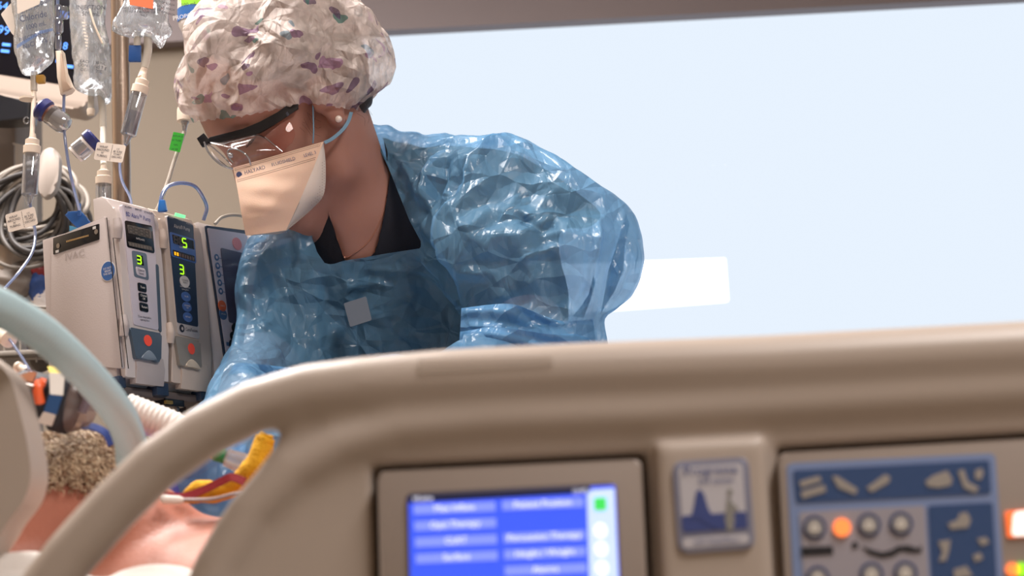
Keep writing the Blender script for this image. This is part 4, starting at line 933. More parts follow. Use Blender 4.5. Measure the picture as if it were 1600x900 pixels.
# curly beard: many short bent hairs rooted on the jaw and cheek
VV, FF = [], []
for i in range(5200):
    x = rng.uniform(30, 186); y = rng.uniform(640, 770)
    if y > 752 - .00 * x + rng.normal(-6, 20) - 30 * (x < 70) : continue
    o = P(x, y, 1.2) + Vector((0, 0, 0)); h = btp.ray_cast(CO, ray(x, y).normalized())
    if h[0] is None:
        h = btp.ray_cast(Vector((o.x, YC - .02 + rng.normal(0, .02), 2.0)), Vector((0, 0, -1)))
        p0 = P(x, y, YC); h = btp.find_nearest(p0)
        if h[0] is None or (h[0] - p0).length > .02: continue
    p, n = h[0], h[1]; n = n if n.length else Vector((0, 0, 1))
    if n.dot(ray(x, y)) > 0: n = -n
    L = rng.uniform(.006, .013); t = Vector(rng.normal(size=3)); t = (t - n * t.dot(n)).normalized(); k = n.cross(t)
    fl = (Vector((.5, 0, -.3)) + t * .6)
    pts = [p - n * .001, p + n * .004 + fl * .1 * L, p + n * .006 + (fl * .45 + k * .25) * L, p + n * .0045 + (fl * .8 - k * .1) * L]
    v, f = tube_vf(pts, [.0006, .0006, .0005, .0003], 3, 0, len(VV)); VV.extend(v); FF.extend(f)
bo = mesh('beard', VV, FF, m_beard, pat); tag(bo, kind='stuff')
bo.data.materials.append(mat('beard_hair_pale', 'cdb698', .5, var=.3, vs=300)); bo.data.materials.append(mat('beard_hair_dark', '80604a', .5, var=.3, vs=300))
mi = np.repeat(rng.choice([0, 1, 1, 2], size=len(bo.data.polygons) // 11 + 1), 11)[:len(bo.data.polygons)]; bo.data.polygons.foreach_set('material_index', mi.astype(np.int32))
# pillow under the head
def pil_f(G):
    c = Vector((hc.x - .06, YC + .05, ZM + .035)); q = smax(elli(G, c, (.28, .25, .06)), rcone(G, c, c + Vector((.001, 0, 0)), .36, .36), .05)
    return smax(q, -(elli(G, hc + Vector((-.03, 0, .03)), (.12, .10, .10))), .03)
V, Fc = nets(pil_f, grid((hc.x - .4, 1.1, ZM - .06), (hc.x + .3, 1.9, ZM + .15), .009)); N = vnorm(V, Fc); V = V + N * (.02 * creases(V, 12, 5, 20, 7) * 5 * .4)[:, None]
pl = mesh('pillow', V, Fc, mat('pillow_white', 'e0dcd8', .85, bump=.3, bs=200)); tag(pl, 'white pillow under the head of the lying bearded person', 'pillow')
# breathing tube holder and mask cup at the mouth ------------------------------
th = empty('breathing_tube_holder', B(60, 620), 'black and orange breathing tube holder strapped over the mouth of the bearded person', 'tube holder')
m_bk = mat('holder_black', '171a24', .6); m_or = mat('clip_orange', 'f0622c', .4, coat=.3); m_wh = mat('label_white', 'ddd6ce', .6); m_bl = mat('label_blue', '1f4f86', .5); m_ye = mat('label_yellow', 'e8cf1c', .5)
m_cup = glassy('cup_clear', 'e4dcd8', .05, .25, white=.3, wc='d0b4ac', ior_edge=.1)
YH = YC - .085
a, b = B(18, 608, -.02), B(92, 628, -.02)
lathe('holder_body', B(24, 606, -.065), B(82, 622, -.065), [(0, .014), (.08, .0165), (.9, .019), (1, .018)], m_bk, th, 32)
lathe('holder_flange', B(86, 622, -.065), B(116, 628, -.065), [(0, .025), (.12, .028), (.9, .0285), (1, .027)], m_bk, th, 36)
for (q, mm) in ((((74, 572), (94, 574), (101, 584), (77, 582)), m_ye), (((77, 582), (101, 584), (98, 618), (78, 616)), m_wh), (((77, 616), (97, 619), (88, 648), (68, 643)), m_bl), (((68, 643), (87, 648), (80, 666), (58, 660)), m_wh)):
    slab('holder_label', rquad([P(x, y, YH - .011 + (abs(y - 620) / 50) ** 2 * .014) for x, y in q][::-1], .001), (0, 1, 0), -.002, mm, th)
tube('orange_clip', [P(62, 597, YH - .006), P(59, 610, YH - .010), P(63, 630, YH - .006)], .0042, m_or, th, 12); tube('orange_clip', [P(62, 597, YH - .006), P(70, 599, YH - .004)], .004, m_or, th, 10, 3)
slab('holder_strap_end', [P(x, y, YH) for x, y in ((12, 592), (48, 580), (57, 582), (50, 597), (30, 594))][::-1], (0, 1, 0), -.003, mat('strap_peach', 'd69a78', .7), th)
tube('silver_bar', [P(24, 598, YH - .012), P(52, 605, YH - .014)], .0022, m_steel, th, 8, 3)
lathe('clear_cup', B(115, 628, -.065), B(146, 634, -.065), [(0, .026), (.25, .0255), (.5, .023), (.52, .021), (.9, .018), (1, .016)], m_cup, th, 36)
tube('cup_dark_band', [B(126, 604, -.086), B(136, 622, -.088), B(128, 644, -.086)], .004, mat('band_mauve', '74646e', .6, trans=.3), th, 8, 4)
slab('holder_cushion', [P(x, y, YH + .01) for x, y in dens([(20, 640), (42, 645), (48, 664), (36, 676), (22, 672)], 3)][::-1], (0, 1, 0), -.02, mat('cushion_cream', 'd8bfa8', .7), th, .0)
# wide pale blue corrugated breathing hose -------------------------------------
m_hose = mat('hose_pale_blue', 'b9d3da', .35, var=.03, coat=.3, trans=.12, tint='d6eef2')
hp = [(-180, 440, 1.10), (-80, 452, 1.12), (-10, 476, 1.15), (34, 500, 1.18), (70, 524, 1.21), (105, 555, 1.24), (138, 588, 1.28), (168, 622, 1.32), (190, 654, 1.36), (204, 692, 1.40), (206, 722, 1.42)]
pts = spline([P(*q) for q in hp], 28); rad = []
for i in range(len(pts)): rad.append(.0128 + .0005 * math.sin(i * 1.8))
V, Fc = tube_vf(pts, rad, 20, 0); hs = mesh('breathing_hose', V, Fc, m_hose, None); tag(hs, 'wide pale blue corrugated breathing hose curving across the left foreground', 'hose')
for x, y in ((128, 552), (152, 579), (175, 606)): pass
# blue neck strap, transparent hose beyond, gauze and cords on the chest ---------------------
nt_ = ribbon('neck_strap', [P(126, 664, 1.46), P(145, 666, 1.455), P(165, 676, 1.452), (P(174, 694, 1.455))], .0032, mat('strap_blue', '2a4590', .6, bump=.3, bs=900), None, (0, -1, .6), .002)
tag(nt_, 'blue fabric tie strap beside the beard of the lying person', 'strap')
def ribs(name, pts, r, m, lab, cat, amp=.12):
    pts = spline(pts, 24); V, Fc = tube_vf(pts, [r * (1 + amp * math.sin(i * 1.3)) for i in range(len(pts))], 16, 0); o = mesh(name, V, Fc, m); return tag(o, lab, cat)
ribs('ribbed_tube', [P(196, 640, 1.62), P(235, 655, 1.62), P(275, 672, 1.62), P(320, 700, 1.62)], .016, mat('tube_white_ribbed', 'ddd6d0', .7), 'short white ribbed tube lying behind the pale blue hose', 'tube', .03)
m_yel = mat('terry_yellow', 'e0a81e', .9, var=.25, vs=90, bump=.8, bs=500, bd=.003)
def soft(name, pts, r, m, lab, cat, flat=.55, amp=.12):
    pts = spline(pts, 8); T = []; V, Fc = tube_vf(pts, [r(i / (len(pts) - 1)) for i in range(len(pts))] , 14, 0)
    V = np.array([tuple(v) for v in V]); V = V + (.0016 * np.stack([fbm(V * 90, 2, s) for s in (1, 2, 3)], 1)); o = mesh(name, V, Fc, m); return tag(o, lab, cat) if lab else o
soft('yellow_padded_band', [P(285, 780, 1.47), P(310, 770, 1.465), P(345, 768, 1.46), P(372, 754, 1.455), P(392, 734, 1.45), P(405, 712, 1.45), P(413, 690, 1.45), P(418, 678, 1.45)], lambda t: .0092 * (min(1, t * 6 + .35)) * (1 if t < .93 else .75), m_yel, 'yellow padded fabric band lying on the chest behind the curved rail', 'band')
rb = ribbon('red_ribbon', [P(256, 774, 1.452), P(285, 776, 1.448), P(315, 766, 1.445), P(345, 752, 1.44), P(362, 745, 1.436), P(382, 752, 1.432)], .0034, mat('cord_red', '8c1420', .7, bump=.4, bs=900), None, (0, -1, .3), .002)
tag(rb, 'dark red ribbon laid across the yellow padded band', 'ribbon')
cl = empty('chest_connector', P(270, 781, 1.44), 'small white line connector on the skin under the red ribbon', 'connector')
lathe('connector_body', P(252, 780, 1.445), P(287, 782, 1.445), [(0, .0022), (.1, .0038), (.8, .0038), (1, .0022)], m_wh, cl, 14)
tube('thin_line', [P(286, 781, 1.445), P(330, 780, 1.44), P(370, 771, 1.43), P(410, 764, 1.42)], .0016, mat('line_grey', '9a8c8c', .4), cl, 8)
sb = empty('sample_bottle', P(350, 712, 1.5), 'small clear plastic tube with a green cap and yellow tip on the chest', 'tube')
lathe('cap', P(334, 709, 1.50), P(352, 714, 1.50), [(0, .0045), (.1, .0062), (.9, .0062), (1, .005)], mat('cap_green', '1e7a4a', .45), sb, 18)
lathe('yellow_tip', P(322, 707, 1.50), P(334, 709, 1.50), [(0, .003), (1, .0055)], mat('tip_yellow', 'c8a040', .5), sb, 14)
lathe('clear_barrel', P(352, 714, 1.50), P(388, 728, 1.50), [(0, .005), (.05, .008), (.9, .010), (1, .006)], glassy('plastic_clear', 'e8ecf0', .15, .06, white=.25, wc='e8dcd4'), sb, 18)
# ================================================================== infusion pumps
AZ = R(28); PU = Vector((math.sin(AZ), math.cos(AZ), 0)); PN0 = Vector((math.cos(AZ), -math.sin(AZ), 0))
TL = R(4.0); PD = (PN0 * math.sin(TL) - Vector((0, 0, 1)) * math.cos(TL)).normalized(); PN = PU.cross(PD).normalized()
if PN.dot(PN0) < 0: PN = -PN
O1 = P(178, 322, 2.00)                  # upper left front edge of the first module
def F_(px, py, off=0): return PL(px, py, O1 + PN * off, PN)          # a point on the common front plane
def fq(pts, off=0, r=.003): return rquad([F_(x, y, off) for x, y in pts], r)
def fslab(name, pts, off, th, m, parent, bev=0, r=.003): return slab(name, fq(pts, off, r)[::-1], PN, th, m, parent, bev)
PX = PU; PY = -PD
m_pw = mat('pump_white', 'c6bcb8', .45, var=.02, bump=.06, bs=500); m_pgr = mat('pump_warm_grey', 'aea3a0', .5, var=.03, bump=.08, bs=500); m_pcr = mat('pump_cream', 'bcaca0', .5, var=.03, bump=.06, bs=500)
m_lab = mat('label_lilac', 'c8c0c8', .45, var=.01); m_slate = mat('latch_slate', '4a5866', .45, bump=.06); m_lgr = mat('latch_grey', '8a847c', .5, bump=.06)
m_lcd = mat('lcd_black', '17181c', .15); m_lcg = mat('lcd_grey', '6c6660', .3); m_seg = mat('segment_dark', '4c4946', .4); m_grn = mat('led_digit_green', 'a8f020', .4, emit=1.1, ec='a6f01c', var=0)
m_red = mat('red_spot', 'f0503c', .6, var=.02); m_nv = mat('pump_navy', '26344a', .4, var=.03); m_nb = mat('pump_blue', '4a6ba8', .4); m_gb = mat('pad_blue_grey', '62707f', .45); m_tx = mat('print_dark', '222433', .6); m_tw = mat('print_white', 'd8d4d0', .6); m_tb = mat('print_blue', '3b4a90', .6)
m_or2 = mat('key_orange', 'd8663c', .45); m_kb = mat('key_blue', '3f6088', .45)
WU = .0835
def seg7(px, py, w, h, ch, m, parent, off):
    S_ = {'0': 'abcdef', '1': 'bc', '3': 'abcdg', '5': 'acdfg', '8': 'abcdefg'}[ch]
    c = F_(px, py, off); X = PX * w / 2; Y = PY * h / 2; t = w * .095; w = w * .88; h = h * .9
    E = {'a': (-1, 1, 1, 1), 'b': (1, 1, 1, 0), 'c': (1, 0, 1, -1), 'd': (-1, -1, 1, -1), 'e': (-1, -1, -1, 0), 'f': (-1, 0, -1, 1), 'g': (-1, 0, 1, 0)}
    V = []; Fc = []
    for k in S_:
        x0, y0, x1, y1 = E[k]; a = c + X * x0 * .85 + Y * y0 * .9; b = c + X * x1 * .85 + Y * y1 * .9; d = (b - a).normalized(); a += d * t * .5; b -= d * t * .5; s = PN.cross(d) * t
        q = len(V); V += [a - s, b - s, b + s, a + s]; Fc.append([q, q + 1, q + 2, q + 3])
    V = V + [v - PN * .0004 for v in V]; n = len(V) // 2; Fc += [[a + n for a in f[::-1]] for f in list(Fc)]
    for i in range(0, n, 4):
        for k in range(4): Fc.append([i + k, n + i + k, n + i + (k + 1) % 4, i + (k + 1) % 4])
    mesh('digit', V, Fc, m, parent, False)
def ftext(s, px, py, hgt, m, parent, off, xs=.9): text('lettering', s, F_(px, py, off), PX, PY, hgt, m, parent, xs)
def prof_body(name, o, w, prof, m, parent, bev=.003):     # side profile (back, down) extruded along PU
    bm = bmesh.new(); a = [bm.verts.new(o - PN * b + PD * d) for b, d in prof]; c = [bm.verts.new(o - PN * b + PD * d + PU * w) for b, d in prof]
    fa = bm.faces.new(a); fb = bm.faces.new(c[::-1]); k = len(a)
    for i in range(k): bm.faces.new((a[i], c[i], c[(i + 1) % k], a[(i + 1) % k]))
    if bev: bmesh.ops.bevel(bm, geom=list(fa.edges) + list(fb.edges), offset=bev, segments=2, profile=.5, affect='EDGES')
    return bmobj(name, bm, m, parent)
def module(o, mb, lab, first):
    p = empty('infusion_pump', o + PD * .215 + PU * WU / 2 - PN * .06, lab, 'pump', 'infusion pump modules beside the pole')
    if first: del p['group']
    elif 'group' in p: del p['group']
    prof_body('housing', o, WU, [(.012, .014), (.118, .016), (.120, .215), (.020, .215), (.012, .205)], mb, p, .004)
    # curved top rising towards the front
    prof_body('door', o + PU * .004, WU - .006, [(.0095, -.002), (.013, -.013), (.022, -.018), (.036, -.018), (.036, .030), (.0115, .030), (.0115, .208), (.002, .208), (-.001, .17), (-.001, .06), (.000, .008), (.003, .000)], m_pw if first else m_pcr, p, .002)
    for d0, d1 in ((.016, .040), (.135, .160)):
        h = tube('hinge', [o + PU * .001 + PN * .002 + PD * d0, o + PU * .001 + PN * .003 + PD * ((d0 + d1) / 2), o + PU * .001 + PN * .001 + PD * d1], [.0045, .0058, .0052], mb, p, 12)
    box('bottom_foot', o + PU * (WU - .012) - PN * .012 + PD * .217, PU * .011, PN * .008, PD * .008, m_nv, p, .001)
    prof_body('door_skirt', o + PU * .020, WU - .032, [(.010, .180), (.0115, .214), (.002, .2145), (-.002, .195), (0, .180)], mb, p, .001)
    return p
OF = [.0, WU, 2 * WU]
p1 = module(O1, m_pgr, 'white infusion pump module with blank display, nearest the left', True)
D = .0022
fslab('face_plate', [(190, 319), (241, 333), (248, 516), (209, 507)], D, .004, m_lab, p1, .0006)
ftext('ALARM', 200, 324, .0042, m_tx, p1, D + .0002); ftext('INFUSE', 216, 328, .0042, m_tx, p1, D + .0002); ftext('STANDBY', 232, 333, .0042, m_tx, p1, D + .0002)
ftext('BD Alaris™ Pump', 216, 339, .0078, m_tb, p1, D + .0002, .78)
ds = fslab('display_window', [(195, 344), (238, 353), (242, 396), (199, 386)], D + .0006, .002, m_lcd, p1, .0004)
fslab('lcd', [(199, 351), (235, 359), (237, 373), (201, 364)], D + .0009, .0005, m_lcg, ds, 0, .001)
for i in range(4): seg7(205 + i * 8.4, 359 + i * 2.0, .0085, .0085, '8', m_seg, ds, D + .0013)
ftext('RATE (mL/h)', 219, 374, .0032, m_tw, ds, D + .0009)
fslab('lcd', [(200, 377), (237, 385), (239, 392), (202, 384)], D + .0009, .0005, m_seg, ds, 0, .001)
for i in range(8): fslab('display_cell', [(202 + i * 4.5, 378.5 + i), (205 + i * 4.5, 379.2 + i), (205.5 + i * 4.5, 384 + i), (202.5 + i * 4.5, 383.3 + i)], D + .0012, .0004, m_lcg, ds, 0, .0003)
pd_ = fslab('channel_pad', [(206, 391), (229, 396), (233, 438), (210, 432)], D + .0006, .002, m_gb, p1, .0004)
fslab('digit_window', [(214, 398), (223, 400), (225, 415), (216, 413)], D + .0009, .0005, m_lcd, pd_, 0, .001); seg7(217.5, 406, .0085, .0105, '3', m_grn, pd_, D + .0014)
k_ = fslab('channel_select_key', [(212, 416), (227, 420), (229, 434), (214, 429)], D + .0012, .001, m_lab, pd_, .0003); ftext('Channel\nSelect', 220.5, 425, .0042, m_tx, k_, D + .0015, .85)
for i, (x, y, s_) in enumerate(((222.5, 449, 'Pause'), (224, 464.5, 'Channel\nOff'), (225.3, 480, 'Restart'))):
    k_ = fslab('key', [(x - 7, y - 8), (x + 6, y - 5), (x + 7, y + 8), (x - 6, y + 5)], D + .0012, .001, m_lcd, p1, .0003, .002); ftext(s_, x + .3, y, .0042, m_tw, k_, D + .0014, .85)
ftext('Close clamp before\nopening door', 226, 498, .0038, m_tx, p1, D + .0002, .8)
fslab('door_edge', [(243, 412), (248, 414), (253, 520), (248, 516)], D + .0002, .004, m_slate, p1, .0004)
lt_ = fslab('latch', [(203, 511), (253, 521), (252, 564), (246, 566), (233, 560), (213, 560)], D + .003, .010, m_slate, p1, .0022)
disc('red_spot', F_(231.5, 532, D + .0036), PX, PY, .0070, .0068, m_red, lt_, .001)
slab('latch_lip', [F_(x, y, D + .004) for x, y in dens([(222, 559), (228, 551), (233, 547), (238, 550), (246, 562), (236, 562)], 3)][::-1], PN, .006, mat('lip_slate', '707c88', .5), lt_, .0012)
# second module
p2 = module(O1 + PU * WU, m_pcr, 'cream infusion pump module with navy face and lit green number 5', False)
fslab('face_plate', [(261, 336), (302, 350), (312, 530), (278, 522)], D, .004, m_pw, p2, .0006)
nv_ = fslab('navy_panel', [(261.5, 337), (302, 351), (310, 511), (277, 504)], D + .0005, .001, m_nv, p2, .0003)
ftext('ALARM', 267, 340, .0034, m_tw, nv_, D + .0007); ftext('INFUSE', 282, 344, .0034, m_tw, nv_, D + .0007); ftext('STANDBY', 296, 350, .0034, m_tw, nv_, D + .0007)
ftext('Alaris® Pump', 284, 356, .0070, m_tw, nv_, D + .0007, .8)
disc('green_status_light', F_(282, 334.5, -.004), PX, (PY * .5 - PN).normalized(), .010, .0030, mat('status_green', '7ee8a0', .4, emit=1.0, ec='80f0a4', var=0), p2, .004)
bf = fslab('display_frame', [(265.5, 362), (304.5, 374), (307, 412), (268, 400)], D + .0009, .001, m_nb, nv_, .0003)
fslab('lcd', [(269, 366), (302, 376), (303.5, 390), (271, 380)], D + .0012, .0006, m_lcd, bf, 0, .001)
for i in (0, 1, 3): seg7(275 + i * 8.3, 374.5 + i * 2.6, .0082, .0105, '8' if i < 3 else '1', m_seg, bf, D + .0017)
seg7(288.5, 379.5, .0088, .0125, '5', m_grn, bf, D + .0019)
ftext('RATE (mL/h)', 286, 387.5, .0032, m_tw, bf, D + .0013)
fslab('lcd', [(270, 390), (304, 400), (305, 409), (271, 399)], D + .0012, .0006, mat('lcd_brown', '2c2220', .2), bf, 0, .001)
for i in range(8): fslab('display_cell', [(272.5 + i * 4, 393 + i * 1.2), (275 + i * 4, 393.8 + i * 1.2), (275.3 + i * 4, 399 + i * 1.2), (272.8 + i * 4, 398.2 + i * 1.2)], D + .0015, .0004, mat('cell_amber', 'f0a010', .4, emit=1, ec='f0b010', var=0) if i in (0, 1) else mat('cell_off', '6a5448', .4), bf, 0, .0002)
seg7(284, 421, .0085, .0125, '3', m_grn, nv_, D + .0012); seg7(288, 423, .004, .0125, '1', m_lcg, nv_, D + .0010)
k_ = disc('channel_select_key', F_(289, 440, D + .0014), PX, PY, .0092, .0076, m_tw, nv_, .001); ftext('CHANNEL\nSELECT', 289, 440, .0032, m_tx, k_, D + .0016, .85)
ftext('Close clamp before\nopening door', 289, 450.5, .0032, m_tw, nv_, D + .0008, .8)
for x, y, s_ in ((291, 463.5, 'PAUSE'), (292.5, 479.5, 'CHANNEL\nOFF'), (293.7, 495.5, 'RESTART')): k_ = disc('key', F_(x, y, D + .0014), PX, PY, .0088, .0062, m_nb, nv_, .001); ftext(s_, x, y, .0030, m_tw, k_, D + .0016, .85)
ftext('CareFusion', 299, 516, .0060, m_tx, p2, D + .0003, .85)
disc('emblem', F_(284.5, 513, D + .0006), PX, PY, .0046, .0050, m_tx, p2, .0005); disc('emblem_eye', F_(285.2, 513.4, D + .001), PX, PY, .0017, .0022, m_pw, p2, .0005)
lt_ = fslab('latch', [(273, 524), (313, 533), (316, 576), (308, 575), (300, 573), (282, 571)], D + .003, .010, m_lgr, p2, .0022)
disc('red_spot', F_(299.5, 545, D + .0036), PX, PY, .0062, .0070, m_red, lt_, .001)
slab('latch_lip', [F_(x, y, D + .004) for x, y in dens([(291, 572), (295, 564), (300, 561), (305, 564), (315, 577), (304, 574)], 3)][::-1], PN, .006, mat('lip_cream', 'bcae9c', .5), lt_, .0012)
# control unit
O3 = O1 + PU * (2 * WU + .003) - PD * .006
pc = empty('pump_control_unit', O3 + PD * .22 + PU * .07 - PN * .05, 'white pump control unit with dark screen, partly behind the blue gown', 'control unit')
prof_body('housing', O3, .150, [(.004, .004), (.012, -.006), (.11, .000), (.115, .225), (.010, .225), (.0, .215)], m_pw, pc, .004)
fslab('navy_border', [(321, 352), (385, 360), (420, 640), (354, 580)], .0012, .002, m_nv, pc, .0004)
fslab('face_plate', [(324, 356), (386, 366), (420, 640), (357, 576)], .0020, .002, m_lab, pc, .0004)
fslab('screen', [(345, 387), (420, 405), (440, 530), (358, 503)], .0028, .001, mat('screen_off', '4c4a5e', .25), pc, .0003)
for i in range(5):
    x, y = 339 + i * 1.6, 402 + i * 13.2; k_ = disc('soft_key', F_(x, y, .0032), PX, PY, .0042, .0044, m_kb, pc, .001); disc('key_dot', F_(x, y, .0036), PX, PY, .0018, .0020, m_lab, k_, .0005); fslab('key_line', [(x + 3, y + .6), (x + 9, y + 2), (x + 9, y + 2.8), (x + 3, y + 1.4)], .0026, .0004, m_kb, k_, 0, .0001)
k_ = disc('silence_key', F_(347.5, 478, .0034), PX, PY, .0078, .0072, m_or2, pc, .001); ftext('SILENCE', 347.5, 478, .0026, m_tw, k_, .0037)
k_ = disc('options_key', F_(349, 491, .0034), PX, PY, .0078, .0072, m_kb, pc, .001); ftext('OPTIONS', 349, 491, .0026, m_tw, k_, .0037)
for i in range(5): k_ = disc('number_key', F_(364 + (i % 2) * 1.5 + (i == 0) * 4, 513 + i * 12.5, .0034), PX, PY, .0070, .0066, m_lcd, pc, .001); ftext('%d' % (i * 3 + 1), 364 + (i == 0) * 4, 513 + i * 12.5, .005, m_tw, k_, .0037)
disc('key_red', F_(371, 381, .003), PX, PY, .0095, .0085, mat('key_pink', 'e09090', .5), pc, .0008)
for i, mm in enumerate((m_kb, m_gb, m_grn)): fslab('status_icon', [(354 + i * 1.6, 534 + i * 13), (358 + i * 1.6, 535 + i * 13), (358.5 + i * 1.6, 541 + i * 13), (354.5 + i * 1.6, 540 + i * 13)], .0026, .0005, mm, pc, 0, .0005)
box('bottom_foot', O3 + PU * .002 - PN * .012 + PD * .226, PU * .006, PN * .008, PD * .008, m_nv, pc, .001)
# side of the first module: cover plate, connector, round sticker, embossed mark
SN = -PU
def SD(px, py, off=.0): return PL(px, py, O1 - PU * (.0012 + off), PU)
sp_ = slab('side_cover', rquad([SD(x, y) for x, y in ((80, 374), (164, 338), (191, 576), (170, 574), (78, 560))], .002)[::-1], SN, .004, m_pgr, p1, .0006)
cn = slab('connector_strip', rquad([SD(x, y, .0012) for x, y in ((83, 372), (154.5, 349.5), (154.5, 374), (83, 398))], .001)[::-1], SN, .002, m_lcd, sp_, .0004)
m_gold2 = mat('contact_gold', 'c8a878', .3, metal=.7)
for i in range(15): t_ = i / 14; slab('contact', [SD(x, y, .0020) for x, y in ((103.5 + t_ * 33, 376.2 - t_ * 9.2), (105 + t_ * 33, 375.8 - t_ * 9.2), (105 + t_ * 33, 378.4 - t_ * 9.2), (103.5 + t_ * 33, 378.8 - t_ * 9.2))][::-1], SN, .0006, m_gold2, cn)
SXv = (SD(150, 400) - SD(100, 414)).normalized(); SYv = PY
for x, y in ((90.5, 384), (150, 362)): disc('screw', SD(x, y, .0022), SXv, SYv, .0028, .0032, m_steel, cn, .0006, 14)
for x, y in ((89, 392.5), (147, 355.5)): slab('corner_pad', [SD(x + a, y + b, .0020) for a, b in ((-2.3, -1), (2.3, -2.4), (2.3, 1.8), (-2.3, 3))][::-1], SN, .0006, m_tw, cn)
d_ = disc('round_sticker', SD(168.5, 423.5, .0006), SXv, SYv, .0115, .0126, m_tw, sp_, .0006, 36); disc('sticker_field', SD(168.5, 423.5, .0010), SXv, SYv, .0104, .0115, mat('sticker_blue', '2c5a98', .5), d_, .0004, 36)
text('lettering', 'DO NOT\nBREAK\nTHIS SEAL', SD(168.5, 423.5, .0013), SXv, SYv, .0036, m_tw, d_, .9)
text('embossed_mark', 'IVAC', SD(117, 399, .0004), SXv, SYv, .013, m_pgr, sp_, 1.1)
box('bottom_foot', O1 - PN * .018 + PD * .213 + PU * .004, PU * .006, PN * .010, PD * .007, m_nv, p1, .001)
# cradle under the pumps, its rod and the clamp
cr_ = empty('pump_cradle', O1 + PD * .26 + PU * .1 - PN * .08, 'dark bracket and rod carrying the row of infusion pumps', 'bracket')
m_br = mat('bracket_brown', '5a4e4a', .6, var=.1)
box('rail_plate', O1 + PD * .2225 + PU * .165 - PN * .062, PU * .175, PN * .050, PD * .005, m_br, cr_, .001)
for i, (u_, n_) in enumerate(((.02, .02), (.07, .04), (.10, .02), (.14, .05), (.19, .03), (.24, .03))): box('bracket_rib', O1 + PD * .231 + PU * u_ - PN * n_, PU * .018, PN * .010, PD * .0045, m_br if i % 2 else m_lcd, cr_, .001)
for u_ in (.085, .19): box('bracket_pin', O1 + PD * .232 + PU * u_ - PN * .008, PU * .006, PN * .002, PD * .002, mat('brass', '8a7440', .4, metal=.4), cr_, 0)
tube('rod', [O1 + PD * .23 + PU * .115 - PN * .02, O1 + PD * .23 + PU * .115 - PN * .02 - Vector((0, 0, .20))], .0035, m_steel, cr_, 10, 0)
for x0, y0, x1, y1 in ((166, 340, 190, 574), (176, 372, 200, 576)):
    slab('side_groove', [SD(x, y, .0052) for x, y in ((x0, y0), (x0 + .9, y0), (x1 + .9, y1), (x1, y1))][::-1], SN, .0006, m_lcd, p1)
# ================================================================== pole, bags, lines, things behind
XP = P(190, 250, 2.17)
pole = empty('iv_pole', (XP.x, 2.17, 0), 'brushed steel infusion pole standing behind the infusion pumps', 'pole')
tube('shaft', [(XP.x, 2.17, .10), (XP.x, 2.17, 2.10)], .0118, mat('steel_brushed', 'a39182', .32, metal=.85, bump=.1, bs=300), pole, 20, 0)
tube('inner_tube', [(XP.x, 2.17, 2.09), (XP.x, 2.17, 2.25)], .009, m_steel, pole, 16, 0)
for a in range(4):
    an = a * 1.5708 + .5; d = Vector((math.cos(an), math.sin(an), 0)); c = Vector((XP.x, 2.17, 2.22))
    tube('hook', [c, c + d * .10, c + d * .17 + Vector((0, 0, .01)), c + d * .20 + Vector((0, 0, .05))], .004, m_steel, pole, 8)
for a in range(5):
    an = a * 1.2566; d = Vector((math.cos(an), math.sin(an), 0)); c = Vector((XP.x, 2.17, .09))
    tube('base_leg', [c, c + d * .14 - Vector((0, 0, .005)), c + d * .26 - Vector((0, 0, .02))], .014, m_steel, pole, 8)
    lathe('caster', c + d * .26 + Vector((-d.y, d.x, 0)) * -.011 - Vector((0, 0, .052)), c + d * .26 + Vector((-d.y, d.x, 0)) * .011 - Vector((0, 0, .052)), [(0, .028), (.1, .036), (.9, .036), (1, .028)], m_blk, pole, 18)
lathe('pole_clamp', (XP.x, 2.17, 1.18), (XP.x, 2.17, 1.26), [(0, .02), (.1, .024), (.9, .024), (1, .02)], m_br, pole, 16)
tube('clamp_arm', [(XP.x, 2.165, 1.22), tuple(O1 + PD * .20 + PU * .06 - PN * .125)], .009, m_br, pole, 10, 0)
m_bag = glassy('bag_film', 'e9edf1', .14, .09, white=.34, wc='dfe4ea', ior_edge=.45); m_liq = glassy('chamber_clear', 'e8edf4', .24, .03, white=.10, wc='e8eef6', ior_edge=.5)
m_tubec = glassy('line_clear', 'b8cdf0', .25, .06, white=.55, wc='a9c0ee', ior_edge=.5); m_tubew = mat('line_milky', 'cfc8bc', .35, trans=.2)  # blue put into the clear line's colour, stands in for refracted window light
m_cap = mat('cap_cream', 'e2d2c0', .5, bump=.05); m_gr2 = mat('flag_blue', '1e4f92', .5); m_lb = mat('label_cream', 'e4d8cc', .7)
m_pr = mat('print_grey', '3c4460', .7)
def bag(name, outline, Y, th, lab, seed, trn=None):
    o = empty(name, P(sum(x for x, y in outline) / len(outline), min(y for x, y in outline), Y), lab, 'bag', None)
    W = [P(x, y, Y) for x, y in outline]; lo = Vector([min(w[i] for w in W) for i in range(3)]); hi = Vector([max(w[i] for w in W) for i in range(3)])
    def f(G):
        d2 = prism(G, outline, Y, 3); t = th * np.sqrt(np.clip(-d2 / .022, 0, 1)) + .0016
        return np.maximum(d2, np.abs(G[1] - Y) - t) * .7
    V, Fc = nets(f, grid((lo.x - .01, Y - th - .012, lo.z - .01), (hi.x + .01, Y + th + .012, hi.z + .01), .0027)); V = lap(V, Fc, 2, .5)
    V = V + vnorm(V, Fc) * (.12 * creases(V, seed, 20, 60, 7, .2) * np.clip((V[:, 1] - Y) ** 2 * 6e4, 0, 1))[:, None]
    mesh('film', V, Fc, m_bag, o); return o
def tx(s, x, y, Y, h, m, par, a=0, xs=1): c = math.cos(R(a)); s_ = math.sin(R(a)); text('lettering', s, P(x, y, Y), Vector((c, 0, s_)), Vector((-s_, 0, c)), h, m, par, xs)
YB1 = 2.02
